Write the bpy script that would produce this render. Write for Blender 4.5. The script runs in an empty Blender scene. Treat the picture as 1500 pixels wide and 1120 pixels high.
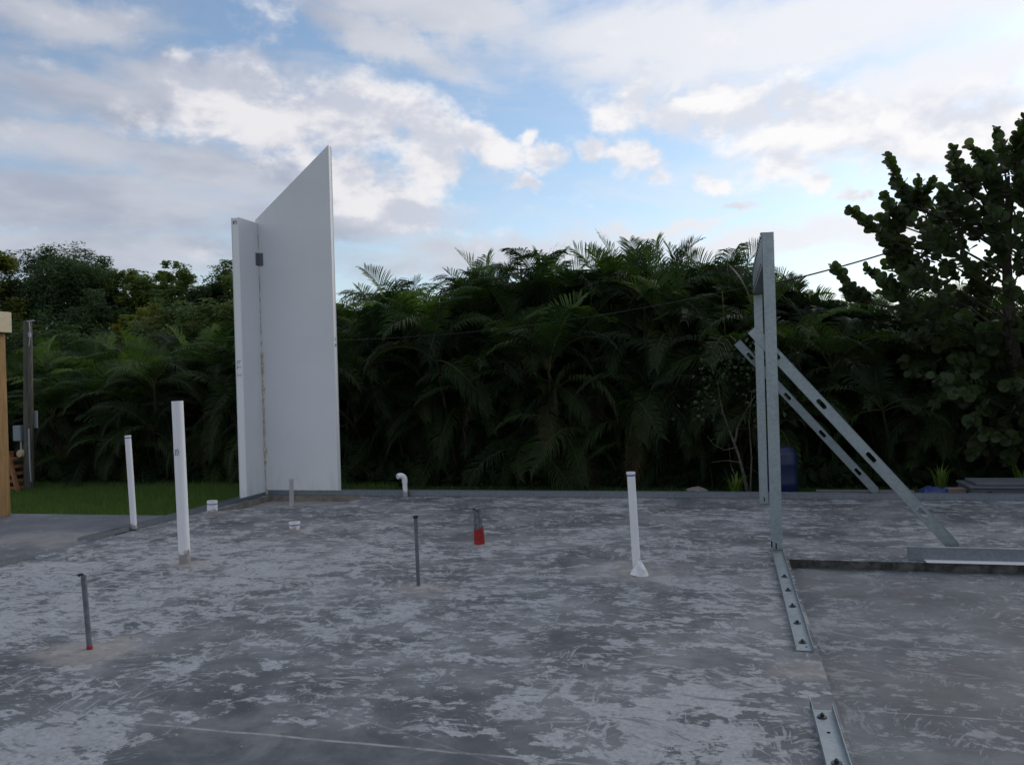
import bpy, bmesh, math, random
import numpy as np
from mathutils import Vector, Matrix, Euler

random.seed(7)
rng = np.random.default_rng(11)
scene = bpy.context.scene
col = scene.collection
PI = math.pi

# ------------------------------------------------------------------ camera
CAM = Vector((0.0, 0.0, 1.45))
yaw, pitch, roll = math.radians(14.8), math.radians(-0.19), math.radians(1.72)
fwd = Vector((-math.sin(yaw) * math.cos(pitch), math.cos(yaw) * math.cos(pitch), math.sin(pitch)))
rgt = Vector((math.cos(yaw), math.sin(yaw), 0))
up = rgt.cross(fwd)
rgt2 = rgt * math.cos(roll) - up * math.sin(roll)
up2 = up * math.cos(roll) + rgt * math.sin(roll)
cd = bpy.data.cameras.new("camera")
cam = bpy.data.objects.new("camera", cd)
col.objects.link(cam)
cd.sensor_width = 36.0
cd.lens = 36.0 * 1200 / 1500
cd.clip_start, cd.clip_end = 0.05, 2000
scene.cycles.max_bounces = 5
scene.cycles.diffuse_bounces = 3
scene.cycles.glossy_bounces = 2
scene.cycles.transmission_bounces = 2
scene.cycles.transparent_max_bounces = 4
cam.matrix_world = Matrix(((rgt2.x, up2.x, -fwd.x, CAM.x), (rgt2.y, up2.y, -fwd.y, CAM.y),
                           (rgt2.z, up2.z, -fwd.z, CAM.z), (0, 0, 0, 1)))
scene.camera = cam

# ------------------------------------------------------------------ light and exposure
scene.view_settings.view_transform = 'Standard'
scene.view_settings.look = 'None'
scene.view_settings.exposure = 0.0
scene.view_settings.gamma = 1.0
scene.view_settings.use_curve_mapping = False
SUN_AZ, SUN_EL = math.radians(38), math.radians(30)      # azimuth from +Y towards +X
sun_dir = Vector((math.sin(SUN_AZ) * math.cos(SUN_EL), math.cos(SUN_AZ) * math.cos(SUN_EL), math.sin(SUN_EL)))
sl = bpy.data.lights.new("sun", 'SUN')
sl.energy = 1.0
sl.angle = math.radians(35)
sl.color = (1.0, 0.93, 0.84)
so = bpy.data.objects.new("sun", sl)
col.objects.link(so)
so.rotation_euler = (-sun_dir).to_track_quat('-Z', 'Y').to_euler()
so.location = (20, 20, 20)

CUMULUS = [(-0.585,0.319,0.108,0.050,0.20),(-0.517,0.312,0.092,0.058,-0.06),(-0.454,0.307,0.079,0.050,-0.23),(-0.406,0.304,0.067,0.054,-0.32),(-0.357,0.301,0.062,0.042,-0.58),(-0.342,0.263,0.046,0.046,-0.76),(-0.283,0.277,0.058,0.022,-0.41),(-0.221,0.262,0.035,0.015,-0.18),(-0.237,0.281,0.017,0.015,0.03),(-0.440,0.239,0.117,0.046,-0.32),(-0.384,0.208,0.062,0.035,-0.41),(-0.099,0.325,0.032,0.035,0.03),(-0.064,0.299,0.062,0.035,-0.23),(-0.124,0.309,0.050,0.028,-0.32),(-0.008,0.310,0.035,0.030,0.03),(0.030,0.295,0.062,0.040,0.03),(0.080,0.310,0.030,0.025,0.03),(0.101,0.275,0.092,0.040,-0.06),(0.192,0.256,0.125,0.040,-0.02),(0.264,0.244,0.100,0.050,0.08),(0.048,0.263,0.058,0.023,-0.14),(-0.150,0.267,0.028,0.020,0.03),(-0.102,0.252,0.052,0.028,-0.28),(-0.074,0.231,0.028,0.017,-0.14),(0.067,0.235,0.052,0.028,-0.11),(0.103,0.211,0.022,0.010,0.03),(-0.007,0.229,0.027,0.015,-0.23),(0.020,0.196,0.028,0.008,-0.11),(0.145,0.196,0.020,0.008,0.03),(-0.226,0.233,0.027,0.012,0.03)]
STRATUS = [(-0.679,0.324,0.275,0.052,0.10),(-0.741,0.260,0.167,0.037,-0.02),(-0.750,0.381,0.125,0.029,0.03),(-0.073,0.381,0.275,0.067,-0.08),(-0.328,0.421,0.275,0.043,-0.21),(0.147,0.375,0.317,0.060,0.03),(0.213,0.294,0.217,0.037,0.13),(-0.716,0.202,0.267,0.050,-0.02),(-0.474,0.188,0.217,0.037,0.03),(-0.610,0.245,0.200,0.035,-0.08),(-0.684,0.152,0.283,0.033,0.03),(-0.279,0.150,0.275,0.030,0.03),(0.068,0.152,0.192,0.022,0.08),(0.210,0.153,0.133,0.033,0.03),(-0.080,0.170,0.125,0.008,0.10),(-0.009,0.146,0.100,0.012,0.03),(-0.042,0.342,0.042,0.010,0.69),(-0.403,0.392,0.167,0.025,-0.32)]


class Nodes:
    """small wrapper for writing node trees as expressions"""
    def __init__(self, tree):
        self.t = tree
        self.n = tree.nodes
        self.l = tree.links

    def put(self, sock, v):
        if isinstance(v, bpy.types.NodeSocket):
            self.l.new(v, sock)
        elif v is not None:
            if sock.type == 'RGBA' and len(v) == 3:
                v = (*v, 1)
            sock.default_value = v

    def math(self, op, a, b=None, c=None, clamp=False):
        m = self.n.new('ShaderNodeMath')
        m.operation = op
        m.use_clamp = clamp
        for i, v in enumerate((a, b, c)):
            self.put(m.inputs[i], v)
        return m.outputs[0]

    def vec(self, op, a, b=None, scale=None):
        m = self.n.new('ShaderNodeVectorMath')
        m.operation = op
        self.put(m.inputs[0], a)
        self.put(m.inputs[1], b)
        if scale is not None:
            self.put(m.inputs['Scale'], scale)
        return m.outputs['Value'] if op in ('LENGTH', 'DOT_PRODUCT', 'DISTANCE') else m.outputs[0]

    def noise(self, v, scale, detail=6, rough=0.55, dist=0.0, color=False):
        m = self.n.new('ShaderNodeTexNoise')
        self.put(m.inputs['Vector'], v)
        for k, x in (('Scale', scale), ('Detail', detail), ('Roughness', rough), ('Distortion', dist)):
            self.put(m.inputs[k], x)
        return m.outputs['Color' if color else 'Fac']

    def ss(self, x, a, b, lo=0.0, hi=1.0):
        m = self.n.new('ShaderNodeMapRange')
        m.interpolation_type = 'SMOOTHSTEP'
        for k, v in (('Value', x), ('From Min', a), ('From Max', b), ('To Min', lo), ('To Max', hi)):
            self.put(m.inputs[k], v)
        return m.outputs['Result']

    def mix(self, f, a, b, mode='MIX'):
        m = self.n.new('ShaderNodeMix')
        m.data_type = 'RGBA'
        m.blend_type = mode
        self.put(m.inputs[0], f)
        self.put(m.inputs[6], a)
        self.put(m.inputs[7], b)
        return m.outputs[2]

    def sep(self, v):
        m = self.n.new('ShaderNodeSeparateXYZ')
        self.put(m.inputs[0], v)
        return m.outputs

    def comb(self, x, y, z):
        m = self.n.new('ShaderNodeCombineXYZ')
        for i, v in enumerate((x, y, z)):
            self.put(m.inputs[i], v)
        return m.outputs[0]

    def mapping(self, v, loc=(0, 0, 0), rot=(0, 0, 0), scale=(1, 1, 1), kind='POINT'):
        m = self.n.new('ShaderNodeMapping')
        m.vector_type = kind
        self.put(m.inputs['Vector'], v)
        m.inputs['Location'].default_value = loc
        m.inputs['Rotation'].default_value = rot
        m.inputs['Scale'].default_value = scale
        return m.outputs[0]


def build_world():
    w = bpy.data.worlds.new("World")
    scene.world = w
    w.use_nodes = True
    w.node_tree.nodes.clear()
    N = Nodes(w.node_tree)
    out = N.n.new('ShaderNodeOutputWorld')
    bg = N.n.new('ShaderNodeBackground')
    N.l.new(bg.outputs[0], out.inputs[0])
    bg.inputs['Strength'].default_value = 0.1
    sky = N.n.new('ShaderNodeTexSky')
    sky.sky_type = 'NISHITA'
    sky.sun_disc = False
    sky.sun_elevation = SUN_EL
    sky.sun_rotation = SUN_AZ
    sky.air_density = 1.0
    sky.dust_density = 0.6
    sky.ozone_density = 2.0
    d = N.n.new('ShaderNodeTexCoord').outputs['Generated']
    x, y, z = N.sep(d)
    u = N.math('ARCTAN2', x, y)
    v = N.math('ARCSINE', z)
    p = N.comb(u, v, 0.0)

    wv = N.vec('SUBTRACT', N.noise(d, 16, 5, 0.6, color=True), (0.5, 0.5, 0.5))
    p = N.vec('ADD', p, N.vec('MULTIPLY', wv, (0.085, 0.06, 0.0)))

    def field(blobs, stretch):
        best = None
        for (bu, bv, ru, rv, g) in blobs:
            q = N.mapping(p, (bu, bv, 0), (0, 0, g), (ru * stretch, rv * stretch, 1), 'TEXTURE')
            k = N.math('SUBTRACT', 1.0, N.vec('LENGTH', q))
            best = k if best is None else N.math('SMOOTH_MAX', best, k, 0.12)
        return best

    # clouds carry on over the rest of the sky as loose random cover
    away = N.ss(N.vec('LENGTH', N.mapping(p, (-0.26, 0.15, 0), (0, 0, 0), (0.72, 0.45, 1), 'TEXTURE')), 0.95, 1.35)
    low = N.noise(N.vec('MULTIPLY', d, (1, 1, 2.2)), 2.3, 4, 0.55)
    cover = N.math('MULTIPLY', away, N.ss(low, 0.36, 0.66))
    dn = N.vec('MULTIPLY', d, (1, 1, 1.7))
    n1 = N.noise(dn, 12, 9, 0.58, 0.1)
    shift = (sun_dir.x * 0.012, sun_dir.y * 0.012, 0.03)
    n1b = N.noise(N.vec('ADD', dn, shift), 12, 5, 0.52, 0.1)
    dc = N.math('ADD', N.math('MAXIMUM', field(CUMULUS, 1.25), N.math('MULTIPLY', cover, 0.7)),
                N.math('MULTIPLY', N.math('SUBTRACT', n1, 0.5), 1.75))
    ac = N.ss(dc, 0.06, 0.66)
    ac = N.math('MULTIPLY', ac, N.ss(v, 0.02, 0.12))
    n2 = N.noise(N.vec('MULTIPLY', d, (1, 1, 4.0)), 5.0, 8, 0.58, 0.6)
    ds = N.math('ADD', N.math('MAXIMUM', field(STRATUS, 1.08), N.math('MULTIPLY', cover, 0.8)),
                N.math('MULTIPLY', N.math('SUBTRACT', n2, 0.5), 1.5))
    as_ = N.ss(ds, -0.10, 0.75, 0.0, 0.92)
    # brightness grows towards the sun behind the cloud
    cosd = N.vec('DOT_PRODUCT', d, tuple(Vector((math.sin(0.34) * math.cos(0.36), math.cos(0.34) * math.cos(0.36), math.sin(0.36)))))
    glow = N.ss(cosd, 0.66, 1.0)
    n3 = N.noise(N.vec('MULTIPLY', d, (1, 1, 3.0)), 7.0, 5, 0.5)
    st_lo = N.mix(N.ss(n3, 0.35, 0.68), (4.0, 4.35, 5.3), (5.7, 5.9, 6.6))
    st = N.mix(glow, st_lo, (9.0, 9.1, 9.5))
    lit = N.math('ADD', N.math('MULTIPLY', N.math('SUBTRACT', n1, n1b), 3.4), 0.42)
    lit = N.math('SUBTRACT', lit, N.math('MULTIPLY', N.ss(dc, 0.5, 1.5), 0.30))
    lit = N.ss(lit, 0.0, 0.85)
    cu_hi = N.mix(glow, (8.3, 8.2, 8.5), (9.9, 9.8, 9.9))
    cu_lo = N.mix(glow, (5.5, 5.8, 6.8), (7.5, 7.8, 8.6))
    cu = N.mix(lit, cu_lo, cu_hi)
    hz = N.ss(v, 0.0, 0.30, 0.36, 0.0)
    base = N.mix(1.0, sky.outputs[0], (1.58, 1.54, 1.46), 'MULTIPLY')
    base = N.mix(hz, base, (5.8, 6.7, 8.2))
    c = N.mix(as_, base, st)
    c = N.mix(ac, c, cu)
    below = N.ss(v, -0.05, 0.0)
    c = N.mix(below, (1.0, 1.1, 1.0), c)
    N.l.new(c, bg.inputs['Color'])


build_world()

# ------------------------------------------------------------------ materials
MATS = {}


def mat(name, fn):
    m = bpy.data.materials.new(name)
    m.use_nodes = True
    m.node_tree.nodes.clear()
    N = Nodes(m.node_tree)
    out = N.n.new('ShaderNodeOutputMaterial')
    sh = fn(N)
    N.l.new(sh, out.inputs['Surface'])
    MATS[name] = m
    return m


def bsdf(N, color, rough=0.6, metal=0.0, spec=0.4, normal=None):
    b = N.n.new('ShaderNodeBsdfPrincipled')
    N.put(b.inputs['Base Color'], color)
    N.put(b.inputs['Roughness'], rough)
    N.put(b.inputs['Metallic'], metal)
    N.put(b.inputs['Specular IOR Level'], spec)
    if normal is not None:
        N.l.new(normal, b.inputs['Normal'])
    return b.outputs[0]


def bump(N, h, strength=0.3, dist=0.01):
    b = N.n.new('ShaderNodeBump')
    b.inputs['Strength'].default_value = strength
    b.inputs['Distance'].default_value = dist
    N.l.new(h, b.inputs['Height'])
    return b.outputs[0]


def pos(N):
    return N.n.new('ShaderNodeNewGeometry').outputs['Position']


def objc(N):
    return N.n.new('ShaderNodeTexCoord').outputs['Object']


def rnd(N):
    return N.n.new('ShaderNodeObjectInfo').outputs['Random']


def scuffs(N, P, cell, stretch, lo, hi):
    """trowel strokes: streaks whose direction changes from cell to cell"""
    warp = N.vec('SCALE', N.vec('SUBTRACT', N.noise(P, 1.2 / cell, 2, 0.5, color=True), (0.5, 0.5, 0.5)), scale=cell * 0.5)
    Q = N.vec('ADD', P, warp)
    vo = N.n.new('ShaderNodeTexVoronoi')
    vo.inputs['Scale'].default_value = 1.0 / cell
    N.l.new(Q, vo.inputs['Vector'])
    local = N.vec('SUBTRACT', Q, vo.outputs['Position'])
    ang = N.math('MULTIPLY', N.sep(vo.outputs['Color'])[0], 6.28)
    rot = N.n.new('ShaderNodeVectorRotate')
    rot.rotation_type = 'Z_AXIS'
    N.l.new(local, rot.inputs['Vector'])
    N.l.new(ang, rot.inputs['Angle'])
    q = N.vec('ADD', N.vec('MULTIPLY', rot.outputs[0], (1.0, stretch, 1.0)), N.vec('SCALE', vo.outputs['Color'], scale=37.0))
    n = N.noise(q, 1.9 / cell, 6, 0.62, 0.0)
    return N.ss(n, lo, hi)


def concrete(light_amt, dark, mid, light, stains=(), lines=(), masks=()):
    def fn(N):
        P = pos(N)
        px, py, pz = N.sep(P)
        big = N.noise(P, 0.55, 5, 0.6, 0.4)
        midn = N.noise(P, 2.6, 8, 0.65, 0.5)
        fine = N.noise(P, 60, 4, 0.6)
        base = N.mix(N.ss(N.math('ADD', N.math('MULTIPLY', big, 0.6), N.math('MULTIPLY', midn, 0.4)), 0.38, 0.62), dark, mid)
        # how much pale film is left on the surface here
        film = N.math('ADD', N.math('MULTIPLY', N.math('SUBTRACT', big, 0.5), 1.1), light_amt)
        for (cx, cy, rx, ry, amt) in masks:
            q = N.vec('LENGTH', N.mapping(P, (cx, cy, 0), (0, 0, 0), (rx, ry, 1e6), 'TEXTURE'))
            q = N.math('ADD', q, N.math('MULTIPLY', N.math('SUBTRACT', midn, 0.5), 1.0))
            film = N.math('ADD', film, N.math('MULTIPLY', N.ss(q, 1.05, 0.6), amt))
        fbias = N.math('MULTIPLY', film, 0.26)
        p1 = N.noise(N.vec('MULTIPLY', P, (0.8, 1.2, 1)), 4.6, 14, 0.72, 0.1)
        p2 = N.noise(N.vec('MULTIPLY', N.vec('ADD', P, (5.1, 1.7, 0)), (0.9, 1.3, 1)), 13.0, 12, 0.70, 0.1)
        pm = N.math('ADD', N.math('MULTIPLY', p1, 0.60), N.math('MULTIPLY', p2, 0.40))
        a = N.ss(N.math('ADD', pm, fbias), 0.520, 0.556)
        s1 = scuffs(N, P, 0.62, 8.5, 0.565, 0.60)
        s2 = scuffs(N, N.vec('ADD', P, (3.3, 7.1, 0)), 0.30, 9.0, 0.575, 0.62)
        sgate = N.ss(N.math('ADD', N.noise(P, 2.3, 8, 0.65), N.math('MULTIPLY', film, 0.30)), 0.45, 0.55)
        s = N.math('MULTIPLY', N.math('MAXIMUM', s1, s2), sgate)
        # strokes also rub the film away
        cut = N.math('MULTIPLY', scuffs(N, N.vec('ADD', P, (11.3, 2.1, 0)), 0.62, 6.0, 0.57, 0.62), 0.6)
        a = N.math('MULTIPLY', a, N.math('SUBTRACT', 1.0, cut))
        amt = N.math('MAXIMUM', N.math('MULTIPLY', a, 0.95), N.math('MULTIPLY', s, 0.80))
        amt = N.math('MULTIPLY', amt, N.ss(N.noise(P, 34, 8, 0.78), 0.25, 0.62, 0.35, 1.0))
        veil = N.math('MULTIPLY', N.ss(N.noise(P, 1.6, 9, 0.68, 0.3), 0.38, 0.72), 0.46)
        amt = N.math('MAXIMUM', amt, veil)
        lightc = N.mix(N.ss(N.noise(P, 4, 4), 0.35, 0.7), light, tuple(c * 0.86 for c in light))
        c = N.mix(amt, base, lightc)
        for (sx, sy, r, k, tone) in stains:
            dd = N.vec('LENGTH', N.mapping(P, (sx, sy, 0), (0, 0, 0), (r * 1.25, r * 0.9, 1e6), 'TEXTURE'))
            dd = N.math('ADD', dd, N.math('MULTIPLY', N.math('SUBTRACT', N.noise(P, 6, 6, 0.65), 0.5), 1.6))
            c = N.mix(N.math('MULTIPLY', N.math('MULTIPLY', N.ss(dd, 1.0, 0.35), k), N.ss(N.noise(P, 11, 6, 0.7), 0.3, 0.62, 0.25, 1.0)), c, tone)
        for (ly, x0, x1, slope, wd, k) in lines:
            off = N.math('SUBTRACT', N.math('SUBTRACT', py, ly), N.math('MULTIPLY', px, slope))
            off = N.math('ABSOLUTE', N.math('ADD', off, N.math('MULTIPLY', N.math('SUBTRACT', N.noise(P, 5, 4), 0.5), 0.03)))
            g = N.ss(off, wd, wd * 0.25)
            g = N.math('MULTIPLY', g, N.math('MULTIPLY', N.ss(px, x0, x0 + 0.2), N.ss(px, x1, x1 - 0.2)))
            g = N.math('MULTIPLY', g, N.ss(N.noise(P, 9, 6, 0.75), 0.35, 0.6, 0.08, k))
            c = N.mix(g, c, (0.34, 0.34, 0.34))
        speck = N.ss(N.noise(P, 150, 2, 0.5), 0.70, 0.76)
        c = N.mix(N.math('MULTIPLY', speck, 0.35), c, (0.42, 0.42, 0.43))
        pit = N.ss(N.noise(P, 85, 3, 0.6), 0.33, 0.27)
        c = N.mix(N.math('MULTIPLY', pit, 0.5), c, tuple(k * 0.6 for k in dark))
        h = N.math('ADD', N.math('MULTIPLY', amt, 0.5), N.math('MULTIPLY', fine, 0.45))
        r = N.mix(amt, (0.62,) * 3, (0.8,) * 3)
        return bsdf(N, c, N.sep(r)[0], 0, 0.35, bump(N, h, 0.35, 0.004))
    return fn


TAN = (0.30, 0.275, 0.25)
mat('slab', concrete(0.06, (0.050, 0.056, 0.064), (0.094, 0.102, 0.112), (0.355, 0.372, 0.392),
    stains=[(-3.5, 3.83, 0.36, 0.75, TAN), (-2.15, 5.40, 0.30, 0.5, TAN), (-0.68, 6.08, 0.52, 0.6, (0.28, 0.27, 0.26)),
            (-4.38, 5.86, 0.25, 0.5, TAN), (-2.19, 6.95, 0.25, 0.4, (0.24, 0.235, 0.235)), (-5.75, 8.2, 0.2, 0.5, TAN),
            (0.32, 4.2, 0.20, 0.7, (0.24, 0.23, 0.215)), (-4.2, 7.3, 0.2, 0.3, TAN)],
    lines=[(3.03, -2.65, 0.36, 0.0, 0.012, 0.75), (2.62, -1.9, -0.7, -0.4, 0.010, 0.3)],
    masks=[(-1.55, 2.80, 1.0, 0.40, -0.9), (-4.8, 5.2, 1.9, 2.2, 0.20), (-2.75, 2.75, 0.45, 0.4, 0.4), (-0.2, 3.4, 0.3, 0.6, 0.28)]))
mat('slab_low', concrete(0.02, (0.052, 0.061, 0.071), (0.088, 0.100, 0.111), (0.27, 0.285, 0.296),
    stains=[(0.7, 6.2, 0.7, 0.3, (0.2, 0.195, 0.18)), (0.75, 4.3, 0.5, 0.3, (0.15, 0.15, 0.135))],
    lines=[(3.90, 0.42, 6, 0.0, 0.010, 0.6)]))
mat('slab_patio', concrete(-0.12, (0.075, 0.082, 0.094), (0.115, 0.122, 0.135), (0.25, 0.255, 0.27),
    stains=[(-7.0, 7.0, 0.6, 0.6, TAN), (-6.5, 6.7, 0.3, 0.5, TAN), (-8.4, 6.6, 0.6, 0.35, TAN)]))
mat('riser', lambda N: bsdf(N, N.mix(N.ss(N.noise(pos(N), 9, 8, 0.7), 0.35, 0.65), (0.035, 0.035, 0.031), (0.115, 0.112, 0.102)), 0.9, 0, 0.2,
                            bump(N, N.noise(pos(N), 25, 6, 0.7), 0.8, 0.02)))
mat('recess', lambda N: bsdf(N, N.mix(N.ss(N.noise(pos(N), 5, 8, 0.65), 0.35, 0.7), (0.23, 0.22, 0.205), (0.33, 0.315, 0.295)), 0.85, 0, 0.3,
                             bump(N, N.noise(pos(N), 40, 5), 0.4, 0.005)))
mat('recess_edge', lambda N: bsdf(N, N.mix(N.ss(N.noise(pos(N), 8, 8, 0.65), 0.35, 0.7), (0.17, 0.15, 0.13), (0.28, 0.25, 0.22)), 0.9, 0, 0.2,
                                  bump(N, N.noise(pos(N), 30, 5), 0.5, 0.008)))


def galv(lo, hi, rough):
    def fn(N):
        P = objc(N)
        vo = N.n.new('ShaderNodeTexVoronoi')
        vo.inputs['Scale'].default_value = 55
        N.l.new(P, vo.inputs['Vector'])
        k = N.math('ADD', N.math('MULTIPLY', N.sep(vo.outputs['Color'])[0], 0.35), N.math('MULTIPLY', N.noise(P, 3.5, 6, 0.65), 0.65))
        c = N.mix(N.ss(k, 0.25, 0.7), lo, hi)
        dirt = N.ss(N.noise(N.vec('MULTIPLY', P, (9, 9, 1.2)), 1.6, 6, 0.7), 0.55, 0.8)
        c = N.mix(N.math('MULTIPLY', dirt, 0.35), c, (0.16, 0.165, 0.165))
        return bsdf(N, c, N.ss(N.noise(P, 14, 5), 0.3, 0.7, rough - 0.06, rough + 0.1), 0.75, 0.5,
                    bump(N, N.noise(P, 90, 2), 0.06, 0.002))
    return fn


mat('galvanised', galv((0.27, 0.31, 0.325), (0.325, 0.37, 0.385), 0.44))
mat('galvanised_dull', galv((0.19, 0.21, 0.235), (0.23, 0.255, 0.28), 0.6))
mat('zinc_bolt', lambda N: bsdf(N, (0.10, 0.11, 0.12), 0.45, 0.8))
mat('dark_hole', lambda N: bsdf(N, (0.012, 0.012, 0.014), 0.9, 0, 0.1))
mat('flange_shine', lambda N: bsdf(N, N.mix(N.noise(pos(N), 6, 5), (0.72, 0.73, 0.73), (0.82, 0.82, 0.82)), 0.4))  # white stands in for sky reflected on the angle's lower flange


def panel_fn(tone):
    def fn(N):
        P = pos(N)
        n = N.noise(P, 1.3, 6, 0.6)
        c = N.mix(n, tuple(t * 0.88 for t in tone), tuple(t * 1.05 for t in tone))
        sc_ = N.ss(N.noise(N.vec('MULTIPLY', P, (30, 30, 3)), 1.0, 6, 0.7), 0.66, 0.72)
        c = N.mix(N.math('MULTIPLY', sc_, 0.22), c, (0.40, 0.39, 0.38))
        px, py, pz = N.sep(P)
        grime = N.math('MULTIPLY', N.ss(pz, 0.7, 0.0), N.ss(N.noise(N.vec('MULTIPLY', P, (6, 6, 1.5)), 2.0, 6, 0.7), 0.45, 0.75))
        c = N.mix(N.math('MULTIPLY', grime, 0.35), c, (0.45, 0.43, 0.40))
        return bsdf(N, c, 0.5, 0, 0.35, bump(N, N.noise(P, 120, 2), 0.08, 0.002))
    return fn


mat('panel_skin', panel_fn((0.70, 0.715, 0.725)))
mat('panel_core', panel_fn((0.80, 0.80, 0.79)))
mat('foam', lambda N: bsdf(N, N.mix(N.ss(N.noise(pos(N), 30, 5), 0.4, 0.65), (0.42, 0.36, 0.24), (0.62, 0.58, 0.48)), 0.85, 0, 0.2))
mat('marker', lambda N: bsdf(N, (0.10, 0.10, 0.14), 0.7))
mat('bracket_metal', lambda N: bsdf(N, N.mix(N.noise(pos(N), 20, 4), (0.13, 0.14, 0.16), (0.2, 0.21, 0.23)), 0.55, 0.4))


def pvc_fn(dirt_amt, z_d):
    def fn(N):
        P = pos(N)
        pz = N.sep(P)[2]
        c = N.mix(N.noise(P, 5, 5), (0.68, 0.68, 0.69), (0.79, 0.78, 0.78))
        g = N.math('ADD', N.ss(pz, z_d, 0.0), N.math('MULTIPLY', N.math('SUBTRACT', N.noise(P, 16, 6, 0.7), 0.5), 1.7))
        c = N.mix(N.math('MULTIPLY', N.ss(g, 0.55, 0.85), dirt_amt), c, (0.20, 0.185, 0.165))
        fl = N.ss(N.noise(P, 70, 3), 0.68, 0.72)
        c = N.mix(N.math('MULTIPLY', fl, 0.5), c, (0.25, 0.22, 0.2))
        return bsdf(N, c, 0.42, 0, 0.4)
    return fn


mat('pvc', pvc_fn(0.8, 0.16))
mat('pvc_dirty', pvc_fn(0.85, 0.30))
mat('pvc_grey', lambda N: bsdf(N, N.mix(N.noise(pos(N), 12, 6, 0.7), (0.26, 0.25, 0.24), (0.50, 0.49, 0.48)), 0.6))
mat('blue_ink', lambda N: bsdf(N, (0.05, 0.06, 0.34), 0.5))
mat('conduit', lambda N: bsdf(N, N.mix(N.ss(N.noise(pos(N), 18, 6, 0.7), 0.3, 0.75), (0.085, 0.095, 0.11), (0.16, 0.17, 0.19)), 0.55))
mat('conduit_pale', lambda N: bsdf(N, N.mix(N.ss(N.noise(pos(N), 24, 6, 0.7), 0.3, 0.75), (0.10, 0.108, 0.118), (0.24, 0.25, 0.26)), 0.5, 0.2))
mat('red_tape', lambda N: bsdf(N, N.mix(N.ss(N.noise(pos(N), 30, 5), 0.35, 0.7), (0.22, 0.010, 0.012), (0.36, 0.016, 0.018)), 0.4))
mat('black_plastic', lambda N: bsdf(N, (0.02, 0.02, 0.022), 0.5))
mat('white_plastic', lambda N: bsdf(N, N.mix(N.ss(N.noise(pos(N), 22, 6, 0.7), 0.35, 0.65), (0.48, 0.48, 0.48), (0.68, 0.69, 0.71)), 0.4))


def wood_fn(a, b, sc=(14, 14, 1.2)):
    def fn(N):
        P = objc(N)
        g = N.noise(N.vec('MULTIPLY', P, sc), 3.0, 6, 0.6, 0.8)
        c = N.mix(N.ss(g, 0.3, 0.7), a, b)
        k = N.ss(N.noise(P, 5, 2), 0.70, 0.76)
        c = N.mix(N.math('MULTIPLY', k, 0.6), c, tuple(t * 0.4 for t in a))
        return bsdf(N, c, 0.75, 0, 0.25, bump(N, g, 0.25, 0.004))
    return fn


mat('lumber', wood_fn((0.25, 0.145, 0.055), (0.36, 0.22, 0.10)))
mat('lumber_pale', wood_fn((0.50, 0.42, 0.27), (0.60, 0.52, 0.36), (1.2, 14, 14)))
mat('lumber_red', wood_fn((0.20, 0.085, 0.04), (0.32, 0.15, 0.075)))
mat('pole_wood', wood_fn((0.055, 0.052, 0.042), (0.12, 0.115, 0.097)))
mat('grey_wood', wood_fn((0.11, 0.105, 0.10), (0.2, 0.19, 0.175), (1.2, 14, 14)))
mat('pink_wood', wood_fn((0.15, 0.105, 0.092), (0.25, 0.18, 0.155), (1.2, 14, 14)))
mat('blue_grey_box', lambda N: bsdf(N, N.mix(N.noise(pos(N), 9, 5), (0.16, 0.19, 0.23), (0.24, 0.27, 0.31)), 0.5, 0.2))
mat('light_grey_paint', lambda N: bsdf(N, N.mix(N.noise(pos(N), 9, 5), (0.30, 0.32, 0.34), (0.42, 0.44, 0.45)), 0.55))
mat('crate_grey', lambda N: bsdf(N, N.mix(N.noise(pos(N), 7, 6, 0.65), (0.07, 0.08, 0.092), (0.12, 0.13, 0.145)), 0.6))
mat('beige', lambda N: bsdf(N, (0.42, 0.34, 0.22), 0.7))
mat('barrel_blue', lambda N: bsdf(N, N.mix(N.noise(pos(N), 6, 5), (0.006, 0.013, 0.055), (0.010, 0.02, 0.075)), 0.45))
mat('tarp_blue', lambda N: bsdf(N, N.mix(N.noise(pos(N), 14, 5), (0.016, 0.034, 0.12), (0.03, 0.06, 0.19)), 0.45))
mat('stone', lambda N: bsdf(N, N.mix(N.noise(pos(N), 14, 6), (0.12, 0.115, 0.10), (0.24, 0.225, 0.2)), 0.9))
mat('bark', lambda N: bsdf(N, N.mix(N.ss(N.noise(N.vec('MULTIPLY', pos(N), (10, 10, 2.5)), 2.5, 6, 0.7), 0.35, 0.7), (0.035, 0.03, 0.022), (0.10, 0.085, 0.065)), 0.9, 0, 0.2))
mat('bark_pale', lambda N: bsdf(N, N.mix(N.ss(N.noise(N.vec('MULTIPLY', pos(N), (10, 10, 4)), 4, 6, 0.7), 0.35, 0.7), (0.07, 0.066, 0.054), (0.17, 0.16, 0.135)), 0.9, 0, 0.2))
mat('palm_stem', lambda N: bsdf(N, N.mix(N.noise(N.vec('MULTIPLY', pos(N), (2, 2, 9)), 2, 4), (0.014, 0.016, 0.008), (0.040, 0.038, 0.02)), 0.8, 0, 0.15))
mat('wire_dark', lambda N: bsdf(N, (0.02, 0.02, 0.022), 0.6))
mat('wire_pale', lambda N: bsdf(N, (0.07, 0.075, 0.078), 0.5, 0.3))


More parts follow.
